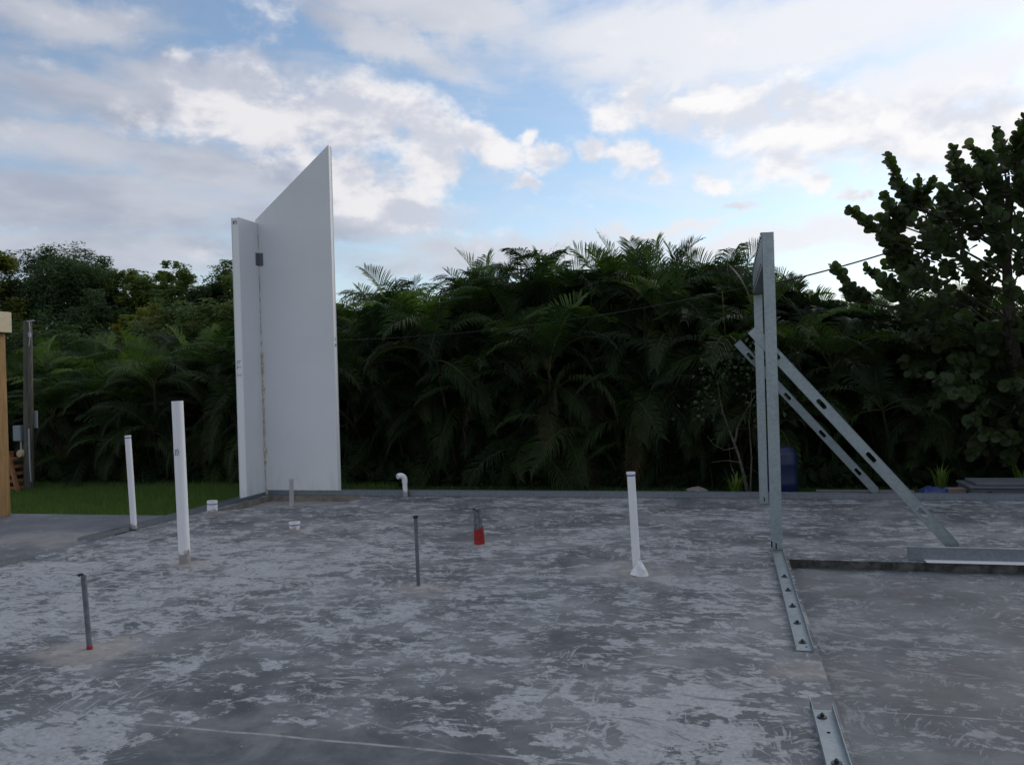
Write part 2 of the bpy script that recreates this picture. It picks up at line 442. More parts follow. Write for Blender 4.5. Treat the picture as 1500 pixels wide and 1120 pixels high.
def leaf_fn(a, b, trans=0.28, rough=0.45, spec=0.4, veins=0.0):
    def fn(N):
        P = pos(N)
        f = N.math('ADD', N.math('MULTIPLY', rnd(N), 0.55), N.math('MULTIPLY', N.noise(P, 1.6, 4, 0.6), 0.6))
        c = N.mix(N.ss(f, 0.25, 0.85), a, b)
        s = bsdf(N, c, rough, 0, spec)
        t = N.n.new('ShaderNodeBsdfTranslucent')
        N.put(t.inputs[0], N.mix(1.0, c, (1.25, 1.45, 0.55), 'MULTIPLY'))
        m = N.n.new('ShaderNodeMixShader')
        m.inputs[0].default_value = trans
        N.l.new(s, m.inputs[1])
        N.l.new(t.outputs[0], m.inputs[2])
        return m.outputs[0]
    return fn


mat('palm_leaf', leaf_fn((0.010, 0.023, 0.009), (0.036, 0.064, 0.019), 0.34, 0.55, 0.2))
mat('palm_leaf_light', leaf_fn((0.045, 0.085, 0.020), (0.080, 0.13, 0.028), 0.38, 0.5, 0.25))
mat('palm_dry', leaf_fn((0.035, 0.027, 0.015), (0.075, 0.057, 0.03), 0.15, 0.7, 0.15))
mat('rachis', lambda N: bsdf(N, (0.06, 0.062, 0.024), 0.65, 0, 0.2))
mat('seagrape_leaf', leaf_fn((0.030, 0.050, 0.018), (0.068, 0.095, 0.029), 0.32, 0.5, 0.25))
mat('tree_dark', leaf_fn((0.028, 0.054, 0.024), (0.056, 0.090, 0.036), 0.4, 0.6, 0.2))
mat('tree_mid', leaf_fn((0.105, 0.150, 0.044), (0.185, 0.225, 0.064), 0.5, 0.6, 0.2))
mat('bush_leaf', leaf_fn((0.035, 0.064, 0.020), (0.075, 0.112, 0.032), 0.3, 0.6, 0.2))
mat('tree_yellow', leaf_fn((0.12, 0.14, 0.028), (0.26, 0.23, 0.04), 0.5, 0.6, 0.2))
mat('shrub_leaf', leaf_fn((0.022, 0.042, 0.014), (0.055, 0.085, 0.024), 0.25))
mat('weed_leaf', leaf_fn((0.07, 0.13, 0.02), (0.13, 0.2, 0.03), 0.35))
mat('under_leaf', leaf_fn((0.009, 0.018, 0.008), (0.018, 0.030, 0.011), 0.1, 0.8, 0.08))  # dark leaves of the added mass that blocks light through the hedge
mat('grass_blade', leaf_fn((0.055, 0.110, 0.028), (0.110, 0.175, 0.045), 0.35, 0.6, 0.2))
mat('soil', lambda N: bsdf(N, N.mix(N.ss(N.noise(pos(N), 1.1, 8, 0.65), 0.35, 0.65), N.mix(N.noise(pos(N), 9, 6), (0.022, 0.045, 0.012), (0.045, 0.085, 0.02)), (0.035, 0.06, 0.018)), 0.95, 0, 0.1,
                           bump(N, N.noise(pos(N), 30, 6), 0.6, 0.03)))


# ------------------------------------------------------------------ mesh helpers
class MB:
    """collects shapes, becomes one mesh"""
    def __init__(self):
        self.v, self.f, self.mi, self.sm = [], [], [], []

    def add(self, verts, faces, mi=0, smooth=False):
        o = len(self.v)
        self.v.extend([tuple(p) for p in verts])
        for f in faces:
            self.f.append([i + o for i in f])
            self.mi.append(mi)
            self.sm.append(smooth)

    def box(self, x0, x1, y0, y1, z0, z1, mi=0, M=None):
        vs = [Vector(p) for p in ((x0, y0, z0), (x1, y0, z0), (x1, y1, z0), (x0, y1, z0), (x0, y0, z1), (x1, y0, z1), (x1, y1, z1), (x0, y1, z1))]
        if M is not None:
            vs = [M @ p for p in vs]
        self.add(vs, [(0, 3, 2, 1), (4, 5, 6, 7), (0, 1, 5, 4), (1, 2, 6, 5), (2, 3, 7, 6), (3, 0, 4, 7)], mi)

    def prism(self, poly, z0, z1, mi_top=0, mi_side=0, M=None):
        n = len(poly)
        vs = [Vector((x, y, z0)) for x, y in poly] + [Vector((x, y, z1)) for x, y in poly]
        if M is not None:
            vs = [M @ p for p in vs]
        self.add(vs, [list(range(n))[::-1]], mi_side)
        self.add(vs, [list(range(n, 2 * n))], mi_top)
        self.add(vs, [(i, (i + 1) % n, n + (i + 1) % n, n + i) for i in range(n)], mi_side)

    def tube(self, pts, radii, sides=12, mi=0, caps=True, smooth=True, inner=None):
        pts = [Vector(p) for p in pts]
        if not hasattr(radii, '__len__'):
            radii = [radii] * len(pts)
        rings = []
        ref = None
        for i, p in enumerate(pts):
            t = (pts[min(i + 1, len(pts) - 1)] - pts[max(i - 1, 0)])
            t = t.normalized() if t.length > 1e-9 else Vector((0, 0, 1))
            if ref is None:
                ref = Vector((1, 0, 0)) if abs(t.x) < 0.9 else Vector((0, 1, 0))
            a = (ref - t * ref.dot(t)).normalized()
            ref = a
            b = t.cross(a)
            rings.append([p + (a * math.cos(2 * PI * k / sides) + b * math.sin(2 * PI * k / sides)) * radii[i] for k in range(sides)])
        vs = [q for r in rings for q in r]
        fs = []
        for i in range(len(pts) - 1):
            for k in range(sides):
                fs.append((i * sides + k, i * sides + (k + 1) % sides, (i + 1) * sides + (k + 1) % sides, (i + 1) * sides + k))
        self.add(vs, fs, mi, smooth)
        if caps:
            self.add(rings[0][::-1], [list(range(sides))], mi)
            self.add(rings[-1], [list(range(sides))], mi)

    def pipe(self, p0, p1, r, wall=0.006, sides=20, mi=0, deep=0.3):
        """open-topped pipe from p0 up to p1"""
        p0, p1 = Vector(p0), Vector(p1)
        t = (p1 - p0).normalized()
        self.tube([p0, p1], r, sides, mi, caps=False)
        a = (Vector((1, 0, 0)) - t * t.x).normalized()
        b = t.cross(a)
        ring = lambda p, rr: [p + (a * math.cos(2 * PI * k / sides) + b * math.sin(2 * PI * k / sides)) * rr for k in range(sides)]
        o, i, dn = ring(p1, r), ring(p1, r - wall), ring(p1 - t * min(deep, (p1 - p0).length * 0.8), r - wall)
        vs = o + i + dn
        fs = []
        for k in range(sides):
            k2 = (k + 1) % sides
            fs.append((k, k2, sides + k2, sides + k))
            fs.append((sides + k, sides + k2, 2 * sides + k2, 2 * sides + k))
        fs.append(list(range(2 * sides, 3 * sides)))
        self.add(vs, fs, mi, False)

    def mesh(self, name, mats):
        me = bpy.data.meshes.new(name)
        me.from_pydata(self.v, [], self.f)
        for m in (mats if isinstance(mats, (list, tuple)) else [mats]):
            me.materials.append(MATS[m])
        me.polygons.foreach_set('material_index', self.mi)
        me.polygons.foreach_set('use_smooth', self.sm)
        me.update()
        return me

    def obj(self, name, mats, parent=None, bevel=0.0):
        o = bpy.data.objects.new(name, self.mesh(name, mats))
        col.objects.link(o)
        if parent is not None:
            o.parent = parent
            if parent.parent is None:              # meshes are written in world coordinates
                o.location = -parent.location
        if bevel:
            b = o.modifiers.new('bevel', 'BEVEL')
            b.width = bevel
            b.segments = 2
            b.limit_method = 'ANGLE'
        return o


def tag(o, label=None, cat=None, group=None, kind=None):
    for k, v in (('label', label), ('category', cat), ('group', group), ('kind', kind)):
        if v:
            o[k] = v
    return o


def thing(name, loc, label, cat, group=None):
    o = bpy.data.objects.new(name, None)
    o.empty_display_size = 0.1
    o.location = loc
    col.objects.link(o)
    return tag(o, label, cat, group)


# ------------------------------------------------------------------ ground and slabs
GZ = -0.17
mb = MB()
G = 400
mb.add([(-G, -G, GZ), (G, -G, GZ), (G, G, GZ), (-G, G, GZ)], [(0, 1, 2, 3)])
tag(mb.obj('ground', 'soil'), kind='structure')

mb = MB()
main = [(-6.03, -6), (0.41, -6), (0.41, 6.655), (9, 6.655), (9, 9.95), (-4.60, 9.95), (-4.60, 9.12), (-5.985, 8.50), (-6.03, 8.50)]
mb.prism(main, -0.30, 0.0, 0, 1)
mb.prism([(-6.20, 8.502), (-5.985, 8.502), (-5.985, 9.78), (-4.602, 9.78), (-4.602, 9.95), (-6.20, 9.95)], -0.30, 0.0, 0, 2)
mb.prism([(-6.20, 7.15), (-6.032, 7.15), (-6.032, 8.50), (-6.20, 8.50)], -0.30, 0.0, 0, 1)
slab = mb.obj('concrete_slab', ['slab', 'riser', 'recess_edge'])
tag(slab, kind='structure')
mb = MB()
mb.prism([(-5.983, 8.50), (-4.604, 9.12), (-4.604, 9.778), (-5.983, 9.778)], -0.30, -0.075)
tag(mb.obj('recess_floor', 'recess'), kind='structure')
mb = MB()
mb.prism([(0.412, -6), (9, -6), (9, 6.652), (0.412, 6.652)], -0.32, -0.065)
tag(mb.obj('lower_floor', 'slab_low'), kind='structure')
mb = MB()
mb.prism([(-15, -6), (-6.032, -6), (-6.032, 7.148), (-6.202, 7.148), (-6.202, 8.42), (-15, 8.30)], -0.32, -0.05)
tag(mb.obj('patio_floor', 'slab_patio'), kind='structure')

# ------------------------------------------------------------------ steel floor tracks
t_web = {}


def track(name, label, x0, x1, y0, y1, z, flange, axis='y', mats='galvanised', th=0.003, web_mb=None, group='galvanised floor tracks'):
    t = thing(name, ((x0 + x1) / 2, (y0 + y1) / 2, z), label, 'metal track', group)
    m = MB()
    m.box(x0, x1, y0, y1, z, z + th)
    web = m.obj('web', mats, t)
    for s in (0, 1):
        m = MB()
        if axis == 'y':
            a = x0 if s == 0 else x1 - th
            m.box(a, a + th, y0, y1, z + th + 0.0005, z + flange)
        else:
            a = y0 if s == 0 else y1 - th
            m.box(x0, x1, a, a + th, z + th + 0.0005, z + flange)
        m.obj('flange', mats, t)
    t_web[t.name] = web
    return t


def bolts(t, pts, z):
    base = None
    for (x, y) in pts:
        if base is None:
            m = MB()
            m.tube([(0, 0, 0), (0, 0, 0.004)], 0.020, 14, smooth=False)
            m.tube([(0, 0, 0.0045), (0, 0, 0.014)], 0.0095, 6, smooth=False)
            m.tube([(0, 0, 0.0145), (0, 0, 0.019)], 0.0045, 8, smooth=False)
            base = m.mesh('bolt', 'zinc_bolt')
        o = bpy.data.objects.new('bolt', base)
        col.objects.link(o)
        o.parent = t_web[t.name]
        o.location = (x, y, z)
        o.rotation_euler = (0.06 * math.sin(x * 90 + y * 7), 0.05, y * 5)


ta = track('floor_track', 'bright steel track with five bolts running from the near steel post towards the camera', 0.298, 0.385, 4.47, 6.94, 0.002, 0.030)
bolts(ta, [(0.342, y) for y in (4.60, 4.95, 5.30, 5.68, 6.06)], 0.006)
m = MB(); m.tube([(0.355, 4.53, 0.0055), (0.355, 4.53, 0.0065)], 0.006, 10); m.obj('hole', 'dark_hole', t_web[ta.name])
tb = track('floor_track', 'nearest steel floor track with one bolt, cut by the bottom edge of the photo', 0.302, 0.389, 1.2, 3.70, 0.002, 0.034)
bolts(tb, [(0.338, 3.62), (0.345, 3.20), (0.345, 2.4)], 0.006)
m = MB(); m.tube([(0.347, 3.47, 0.0055), (0.347, 3.47, 0.0065)], 0.007, 10); m.obj('hole', 'dark_hole', t_web[tb.name])
m = MB(); m.add([(0.299, 3.70, 0.004), (0.3015, 3.70, 0.004), (0.3015, 3.80, 0.032), (0.299, 3.80, 0.032), (0.299, 3.70, 0.036), (0.3015, 3.70, 0.036)], [(0, 1, 2, 3), (0, 3, 4), (1, 5, 2), (4, 3, 2, 5)]); m.obj('bent_tab', 'galvanised', tb)
track('floor_track', 'long dull steel track along the back edge of the slab below the hedge', -6.03, 9, 9.80, 9.90, 0.002, 0.066, 'x', 'galvanised_dull')
track('floor_track', 'dull steel track under the narrow side panel along the left slab edge', -6.175, -6.06, 6.62, 9.795, 0.002, 0.040, 'y', 'galvanised_dull')
track('floor_track', 'short dull steel track at the far left picture edge beside the lower patio', -6.08, -5.99, 2.0, 5.93, 0.002, 0.034, 'y', 'galvanised_dull')
# angle on the edge of the step, lower flange painted white for its sky reflection
t = thing('edge_angle', (4, 6.75, 0), 'galvanised steel angle on the step at the right, sky shine painted on its lower flange', 'metal angle')
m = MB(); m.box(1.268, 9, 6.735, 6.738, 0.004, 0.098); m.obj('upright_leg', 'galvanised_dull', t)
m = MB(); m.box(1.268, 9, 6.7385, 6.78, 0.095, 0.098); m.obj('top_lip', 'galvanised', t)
m = MB(); m.box(1.385, 9, 6.648, 6.734, 0.002, 0.007); m.obj('bright_flange', 'flange_shine', t)

# ------------------------------------------------------------------ steel frame with header and braces
fr = thing('steel_wall_frame', (0.34, 8.2, 0), 'galvanised steel stud frame with two posts, a header and two slotted diagonal braces', 'steel frame')


def c_section(name, parent, x0, x1, yweb, z0, z1, depth, lip=0.012, th=0.003, sgn=1):
    m = MB()
    y1 = yweb + sgn * depth
    a, b = sorted((yweb, yweb + sgn * th))
    m.box(x0, x1, a, b, z0, z1)
    c, d = sorted((yweb + sgn * (th + 0.0003), y1))
    m.box(x0, x0 + th, c, d, z0, z1)
    m.box(x1 - th, x1, c, d, z0, z1)
    e, f = sorted((y1 - sgn * th, y1))
    m.box(x0 + th + 0.0003, x0 + lip, e, f, z0, z1)
    m.box(x1 - lip, x1 - th - 0.0003, e, f, z0, z1)
    return m.obj(name, 'galvanised', parent, 0.0008)


c_section('post', fr, 0.297, 0.387, 6.96, 0.006, 2.582, 0.042)
c_section('post', fr, 0.294, 0.384, 9.41, 0.005, 2.30, 0.042)
for (x, y, z) in ((0.336, 6.96, 0.035), (0.345, 9.41, 0.05), (0.302, 6.96, 0.05)):
    m = MB(); m.box(x - 0.005, x + 0.005, y - 0.002, y - 0.0005, z - 0.022, z + 0.028); m.obj('slot', 'dark_hole', fr)
# box header
m = MB()
m.box(0.292, 0.295, 6.99, 9.46, 2.315, 2.585); m.box(0.3855, 0.3885, 7.004, 9.46, 2.315, 2.585)
hs = m.obj('header_side', 'galvanised', fr)
m = MB(); m.box(0.2955, 0.385, 7.004, 9.46, 2.318, 2.321); m.obj('header_soffit', 'galvanised', fr)
m = MB(); m.box(0.2955, 0.385, 7.004, 9.46, 2.578, 2.581); m.obj('header_top', 'galvanised', fr)
sc_mb = MB(); sc_mb.tube([(0, 0, 0), (-0.007, 0, 0), (-0.011, 0, 0)], [0.008, 0.008, 0.004], 8, smooth=False)
screw_me = sc_mb.mesh('screw', 'zinc_bolt')
tb_mb = MB(); tb_mb.box(-0.006, 0.03, -0.045, 0.045, 0, 0.007)
tab_me = tb_mb.mesh('tab', 'galvanised')
k = 0
yy = 7.06
while yy < 9.4:
    for me, nm, L in ((screw_me, 'screw', (0.2915, yy, 2.55)), (screw_me, 'screw', (0.2915, yy + 0.08, 2.345)), (tab_me, 'tab', (0.292, yy, 2.5855))):
        o = bpy.data.objects.new(nm, me); col.objects.link(o); o.parent = hs; o.location = L
    yy += 0.17


def brace(top, foot, yweb, width, holes, slot_len=0.098, slot_w=0.036, dy=0.0):
    """diagonal stud in the XZ plane with real punched slots in its web"""
    top, foot = Vector(top), Vector(foot)
    L = (foot - top).length
    ax = (foot - top).normalized()
    cu = bpy.data.curves.new('brace_curve', 'CURVE')
    cu.dimensions = '2D'
    cu.fill_mode = 'BOTH'
    cu.extrude = 0.0015

    def loop(pts):
        s = cu.splines.new('POLY')
        s.points.add(len(pts) - 1)
        for p, (x, y) in zip(s.points, pts):
            p.co = (x, y, 0, 1)
        s.use_cyclic_u = True
    h = width / 2
    cut = ax.x / ax.z if abs(ax.z) > 1e-6 else 0           # square top, foot cut level with the floor
    sh = h * (ax.x / abs(ax.z))
    loop([(0, -h), (L + sh, -h), (L - sh, h), (0, h)])
    for c in holes:
        pts = []
        for kk in range(20):
            a = 2 * PI * kk / 20
            cx = (slot_len - slot_w) / 2 * (1 if math.cos(a) > 0 else -1)
            pts.append((c + cx + math.cos(a) * slot_w / 2, math.sin(a) * slot_w / 2))
        loop(pts)
    tmp = bpy.data.objects.new('tmp_curve', cu)
    col.objects.link(tmp)
    dg = bpy.context.evaluated_depsgraph_get()
    me = bpy.data.meshes.new_from_object(tmp.evaluated_get(dg))
    bpy.data.objects.remove(tmp)
    b = bmesh.new()
    b.from_mesh(me)

    def bx(x0, x1, y0, y1, z0, z1):
        vs = [b.verts.new(p) for p in ((x0, y0, z0), (x1, y0, z0), (x1, y1, z0), (x0, y1, z0), (x0, y0, z1), (x1, y0, z1), (x1, y1, z1), (x0, y1, z1))]
        for f in ((0, 3, 2, 1), (4, 5, 6, 7), (0, 1, 5, 4), (1, 2, 6, 5), (2, 3, 7, 6), (3, 0, 4, 7)):
            b.faces.new([vs[i] for i in f])
    bx(0, L + sh, -h, -h + 0.003, -0.040, 0.006)
    bx(0, L - sh, h - 0.003, h, -0.040, 0.006)
    # small rolled rim round each slot
    for c in holes:
        prev = None
        ring = []
        for kk in range(20):
            a = 2 * PI * kk / 20
            cx = (slot_len - slot_w) / 2 * (1 if math.cos(a) > 0 else -1)
            row = []
            for rr, zz in ((slot_w / 2 + 0.007, 0.0016), (slot_w / 2 + 0.002, 0.0045), (slot_w / 2, 0.0016)):
                row.append(b.verts.new((c + cx + math.cos(a) * rr, math.sin(a) * rr, zz)))
            ring.append(row)
        for kk in range(20):
            r0, r1 = ring[kk], ring[(kk + 1) % 20]
            for j in range(2):
                b.faces.new((r0[j], r1[j], r1[j + 1], r0[j + 1]))
    # local x -> axis, local y -> up-right normal, local z -> towards the camera (-Y)
    up_n = Vector((0, -1, 0)).cross(ax)
    M = Matrix(((ax.x, up_n.x, 0, top.x), (dy / L, up_n.y, -1, yweb), (ax.z, up_n.z, 0, top.z), (0, 0, 0, 1)))
    b.transform(M)
    bmesh.ops.recalc_face_normals(b, faces=b.faces)
    b.to_mesh(me)
    b.free()
    me.materials.clear()
    me.materials.append(MATS['galvanised'])
    me.name = 'brace'
    o = bpy.data.objects.new('brace', me)
    col.objects.link(o)
    o.parent = fr
    o.location = -fr.location
    return o


brace((0.20, 0, 1.803), (1.685, 0, 0.020), 7.012, 0.090, [0.275, 0.81, 1.37, 1.94])
brace((0.106, 0, 1.791), (1.57, 0, 0.070), 9.468, 0.088, [0.21, 0.81, 1.37, 1.94], dy=0.37)

# ------------------------------------------------------------------ the two white wall panels
def panel(name, label, outline, axis, c0, c1, z_shift=0.0):
    """outline in the wall plane; three layers: skin, foam core, skin. Each is its own part."""
    cx = sum(p[0] for p in outline) / len(outline)
    loc = (cx, (c0 + c1) / 2, 0) if axis == 'x' else ((c0 + c1) / 2, cx, 0)
    t = thing(name, loc, label, 'wall panel')
    th = 0.008

    def layer(nm, a, b, mt, inset):
        M = Matrix(((1, 0, 0, 0), (0, 0, 1, 0), (0, 1, 0, 0), (0, 0, 0, 1))) if axis == 'x' else Matrix(((0, 0, 1, 0), (1, 0, 0, 0), (0, 1, 0, 0), (0, 0, 0, 1)))
        mcx = sum(p[0] for p in outline) / len(outline)
        mcz = sum(p[1] for p in outline) / len(outline)
        pl = [(p[0] + (inset if p[0] < mcx else -inset), p[1] - (inset if p[1] > mcz else 0)) for p in outline]
        m = MB()
        m.prism(pl, a, b, 0, 0, M)
        o = m.obj(nm, mt, t, 0.002)
        bmx = bmesh.new(); bmx.from_mesh(o.data); bmesh.ops.recalc_face_normals(bmx, faces=bmx.faces); bmx.to_mesh(o.data); bmx.free()
        return o
    layer('skin', c0, c0 + th, 'panel_skin', 0)
    layer('foam_core', c0 + th + 0.0005, c1 - th - 0.0005, 'panel_core', 0.004)
    layer('skin', c1 - th, c1, 'panel_skin', 0)
    return t


gable = panel('wall_panel', 'tall white panel with sloping top standing on the back edge of the slab',
              [(-6.10, 0.010), (-4.995, 0.010), (-4.985, 4.60), (-6.10, 3.70)], 'x', 9.806, 9.892)
side = panel('wall_panel', 'narrow white panel with level top set at a right angle to the tall one',
             [(9.36, 0.010), (9.80, 0.010), (9.80, 3.655), (9.36, 3.655)], 'y', -6.172, -6.064)
m = MB()
zz = 0.0
while zz < 3.45:
    big = 1.0 if zz < 1.9 else 0.45
    if (zz < 1.9 or random.random() < 0.45) and not 3.0 < zz < 3.3:
        r = (0.006 + 0.020 * random.random() ** 1.5) * big
        m.tube([(-6.062 + r * 0.3, 9.800, zz), (-6.058 + r * 0.4, 9.797, zz + 0.03), (-6.062 + r * 0.3, 9.800, zz + 0.06)], [r * 0.6, r, r * 0.5], 7)
    zz += 0.035 + 0.05 * random.random()
for xx in np.arange(-5.7, -5.0, 0.05):
    if random.random() < 0.65:
        r = 0.005 + 0.006 * random.random()
        m.tube([(xx, 9.795, 0.068), (xx + 0.03, 9.793, 0.07), (xx + 0.06, 9.795, 0.068)], [r * .6, r, r * .5], 6)
m.obj('foam_bead', 'foam', gable)
m = MB(); m.box(-6.062, -5.995, 9.797, 9.8005, 3.08, 3.25); m.box(-6.0625, -6.0605, 9.73, 9.7965, 3.08, 3.25)
m.obj('corner_bracket', 'bracket_metal', gable)
# marker writing on the near edge of the side panel (written sideways) and number at its top
def strokes(nm, lines, origin, ax, ay, r, parent, mt='marker'):
    m = MB()
    ax, ay, origin = Vector(ax), Vector(ay), Vector(origin)
    for ln in lines:
        m.tube([origin + ax * a + ay * b for a, b in ln], r, 5)
    return m.obj(nm, mt, parent)


W = [[(0, 1), (0.0, 0)], [(0, 1), (0.55, 1.02), (0.60, 0.5), (0.1, 0.45)],
     [(1.3, 0), (1.3, 1)], [(0.95, 0.95), (1.75, 1.0)],
     [(2.6, 0.95), (3.2, 1.0), (2.9, 0.55), (3.25, 0.25), (2.65, 0.0)]]
strokes('marker_writing', W, (-6.095, 9.3625, 1.80), (0, 0, -0.062), (-0.052, 0, 0), 0.0028, side)
H = [[(0.1, 0), (0.25, 1)], [(0.45, 0), (0.6, 1)], [(0, 0.35), (0.7, 0.4)], [(0, 0.7), (0.75, 0.72)], [(1.6, 1), (1.1, 0.95), (1.1, 0.6), (1.55, 0.5), (1.5, 0.1), (1.05, 0)]]
strokes('marker_number', H, (-6.15, 9.3625, 3.57), (0.036, 0, 0), (0, 0, 0.045), 0.0035, side)
strokes('marker_scrawl', [[(0, 0), (0.5, 1), (1, 0.2), (1.4, 0.8)], [(0.2, 1.6), (0.8, 1.9), (0.4, 2.4), (1.0, 2.6)]], (-4.985, 9.83, 1.95), (0, 0.022, 0), (0, 0, 0.05), 0.0025, gable)

# ------------------------------------------------------------------ pipes standing in the slab
def pipe(base, top, r, label, mt='pvc', name='plastic_pipe', ring=None, cap=False, cat='pipe'):
    t = thing(name, base, label, cat, 'pipes rising from the slab')
    b, p = Vector(base), Vector(top)
    ax = (p - b).normalized()
    m = MB()
    m.pipe(b - ax * 0.03, p, r, 0.005)
    tube = m.obj('tube', mt, t)
    if ring:
        m = MB(); m.tube([p - ax * (ring + 0.010), p - ax * (ring)], r + 0.0012, 20, caps=False); m.obj('blue_band', 'blue_ink', tube)
    if cap:
        m = MB(); m.tube([p - ax * 0.035, p + ax * 0.004, p + ax * 0.010], [r + 0.004, r + 0.004, r - 0.004], 20); m.obj('cap', mt, tube)
    return t


def seat_ring(x, y, r, label):
    """ragged crust of mortar where a pipe leaves the slab"""
    m = MB()
    n = 18
    out = [(x + math.cos(2 * PI * k / n) * r * (1 + 0.35 * random.random()), y + math.sin(2 * PI * k / n) * r * (1 + 0.35 * random.random()), 0.0005) for k in range(n)]
    inn = [(x + math.cos(2 * PI * k / n) * r * 0.62, y + math.sin(2 * PI * k / n) * r * 0.62, 0.006 + 0.012 * random.random()) for k in range(n)]
    m.add(out + inn + [(x, y, 0.012)], [(k, (k + 1) % n, n + (k + 1) % n, n + k) for k in range(n)] + [(n + k, n + (k + 1) % n, 2 * n) for k in range(n)], 0, True)
    tag(m.obj('mortar_crust', 'recess'), label, 'mortar', 'mortar crusts round pipe bases')


pipe((-6.045, 7.249, 0.044), (-6.085, 7.249, 0.99), 0.031, 'slim white pipe with blue band in the track at the left edge of the slab', ring=0.02)
big = pipe((-4.41, 5.875, 0), (-4.435, 5.875, 1.357), 0.046, 'tall thick white pipe with marker scrawl, biggest of the pipes at left', 'pvc_dirty')
strokes('marker_writing', [[(0, 0.9), (0.5, 1.0), (0.45, 0.5), (0, 0.05), (0.7, 0.1)], [(0.9, 0.95), (1.6, 1.0), (1.15, 0)], [(0.2, 1.25), (1.4, 1.35)]],
        (-4.400 - 0.040, 5.8255, 0.91), (0.026, -0.0, 0), (0, 0, 0.036), 0.0026, big)
pipe((-5.749, 8.167, 0), (-5.743, 8.167, 0.172), 0.058, 'short white pipe stub with blue band near the slab corner', ring=0.03, cap=False)
pipe((-5.16, 8.90, -0.075), (-5.15, 8.90, 0.335), 0.026, 'dirty grey thin pipe standing in front of the tall sloping panel', 'pvc_grey', cap=True)
pipe((-4.214, 7.318, 0), (-4.216, 7.318, 0.102), 0.055, 'lowest white pipe stub with blue band, in the open floor', ring=0.022)
wp = pipe((-0.690, 6.056, 0), (-0.715, 6.056, 0.742), 0.030, 'white pipe with blue band standing behind the white cone', 'pvc', ring=0.016)
m = MB(); m.tube([(-0.715, 6.056, 0.728), (-0.7152, 6.056, 0.7445)], 0.0335, 20, caps=False); m.obj('rim', 'pvc', wp)
# elbow pipe by the back track
t = thing('elbow_pipe', (-4.03, 9.76, 0), 'white pipe ending in an elbow by the back track', 'pipe', 'pipes rising from the slab')
m = MB(); m.tube([(-4.03, 9.76, -0.02), (-4.035, 9.76, 0.20)], 0.030, 18); m.obj('pipe', 'pvc', t)
m = MB()
arc = [(-4.035, 9.76, 0.175), (-4.035, 9.76, 0.215)] + [(-4.035 - 0.05 * (1 - math.cos(a)), 9.76 - 0.03 * (1 - math.cos(a)), 0.215 + 0.055 * math.sin(a)) for a in np.linspace(0.2, PI / 2, 6)]
arc += [(-4.11, 9.70, 0.262)]
m.tube(arc, 0.036, 18, caps=False)
m.tube([(-4.108, 9.702, 0.262), (-4.100, 9.708, 0.264)], 0.030, 18)
m.obj('elbow', 'pvc', t)
# conduits
t = pipe((-2.164, 5.428, 0), (-2.17, 5.428, 0.50), 0.0135, 'bare grey conduit with flared dark top in the middle of the slab', 'conduit', 'conduit', cat='conduit')
m = MB(); m.tube([(-2.17, 5.428, 0.490), (-2.17, 5.428, 0.503), (-2.17, 5.428, 0.509)], [0.0145, 0.020, 0.020], 14); m.obj('flared_end', 'black_plastic', t)
t = pipe((-3.507, 3.825, 0), (-3.535, 3.825, 0.425), 0.0145, 'grey conduit with red tape at its foot, nearest of the conduits at left', 'conduit', 'conduit', cat='conduit')
m = MB(); m.tube([(-3.507, 3.825, 0.0), (-3.509, 3.825, 0.030)], [0.0185, 0.0162], 16); m.obj('red_tape', 'red_tape', t)
m = MB(); m.tube([(-3.535, 3.825, 0.425), (-3.540, 3.823, 0.432), (-3.556, 3.82, 0.429), (-3.562, 3.818, 0.424)], [0.006, 0.006, 0.008, 0.010], 8)
m.obj('wire_end', 'black_plastic', t)
t = thing('conduit_bundle', (-2.19, 6.965, 0), 'bundle of grey conduits wrapped in red tape in the middle of the slab', 'conduit bundle')
for k, (dx, dy, hh, mm) in enumerate(((-0.021, -0.003, 0.305, 'conduit'), (0.0, -0.012, 0.285, 'conduit_pale'), (0.021, -0.001, 0.315, 'conduit_pale'), (0.0, 0.016, 0.30, 'conduit'))):
    m = MB(); m.pipe((-2.187 + dx * 1.15, 6.965 + dy, -0.02), (-2.193 + dx * 1.1, 6.965 + dy, hh), 0.0165, 0.003, 12); m.obj('conduit', mm, t)
m = MB()
pts = []
for zz, rr in ((0.0, 0.049), (0.03, 0.048), (0.07, 0.047), (0.11, 0.0455), (0.142, 0.0445)):
    pts.append([(-2.186 + 0.0 + math.cos(a) * rr * (1 + 0.06 * math.sin(3 * a + zz * 30)), 6.963 + math.sin(a) * rr * 0.92 * (1 + 0.05 * math.cos(2 * a)), zz + 0.012 * math.sin(a + 1) * (1 if zz > 0 else 0.3)) for a in np.linspace(0, 2 * PI, 17)[:-1]])
vs = [p for r in pts for p in r]
m.add(vs, [(i * 16 + k, i * 16 + (k + 1) % 16, (i + 1) * 16 + (k + 1) % 16, (i + 1) * 16 + k) for i in range(4) for k in range(16)], 0, True)
m.obj('red_tape', 'red_tape', t)
m = MB(); m.tube([(-2.215, 6.958, 0.31), (-2.232, 6.95, 0.312)], 0.009, 8); m.obj('wire_end', 'black_plastic', t)
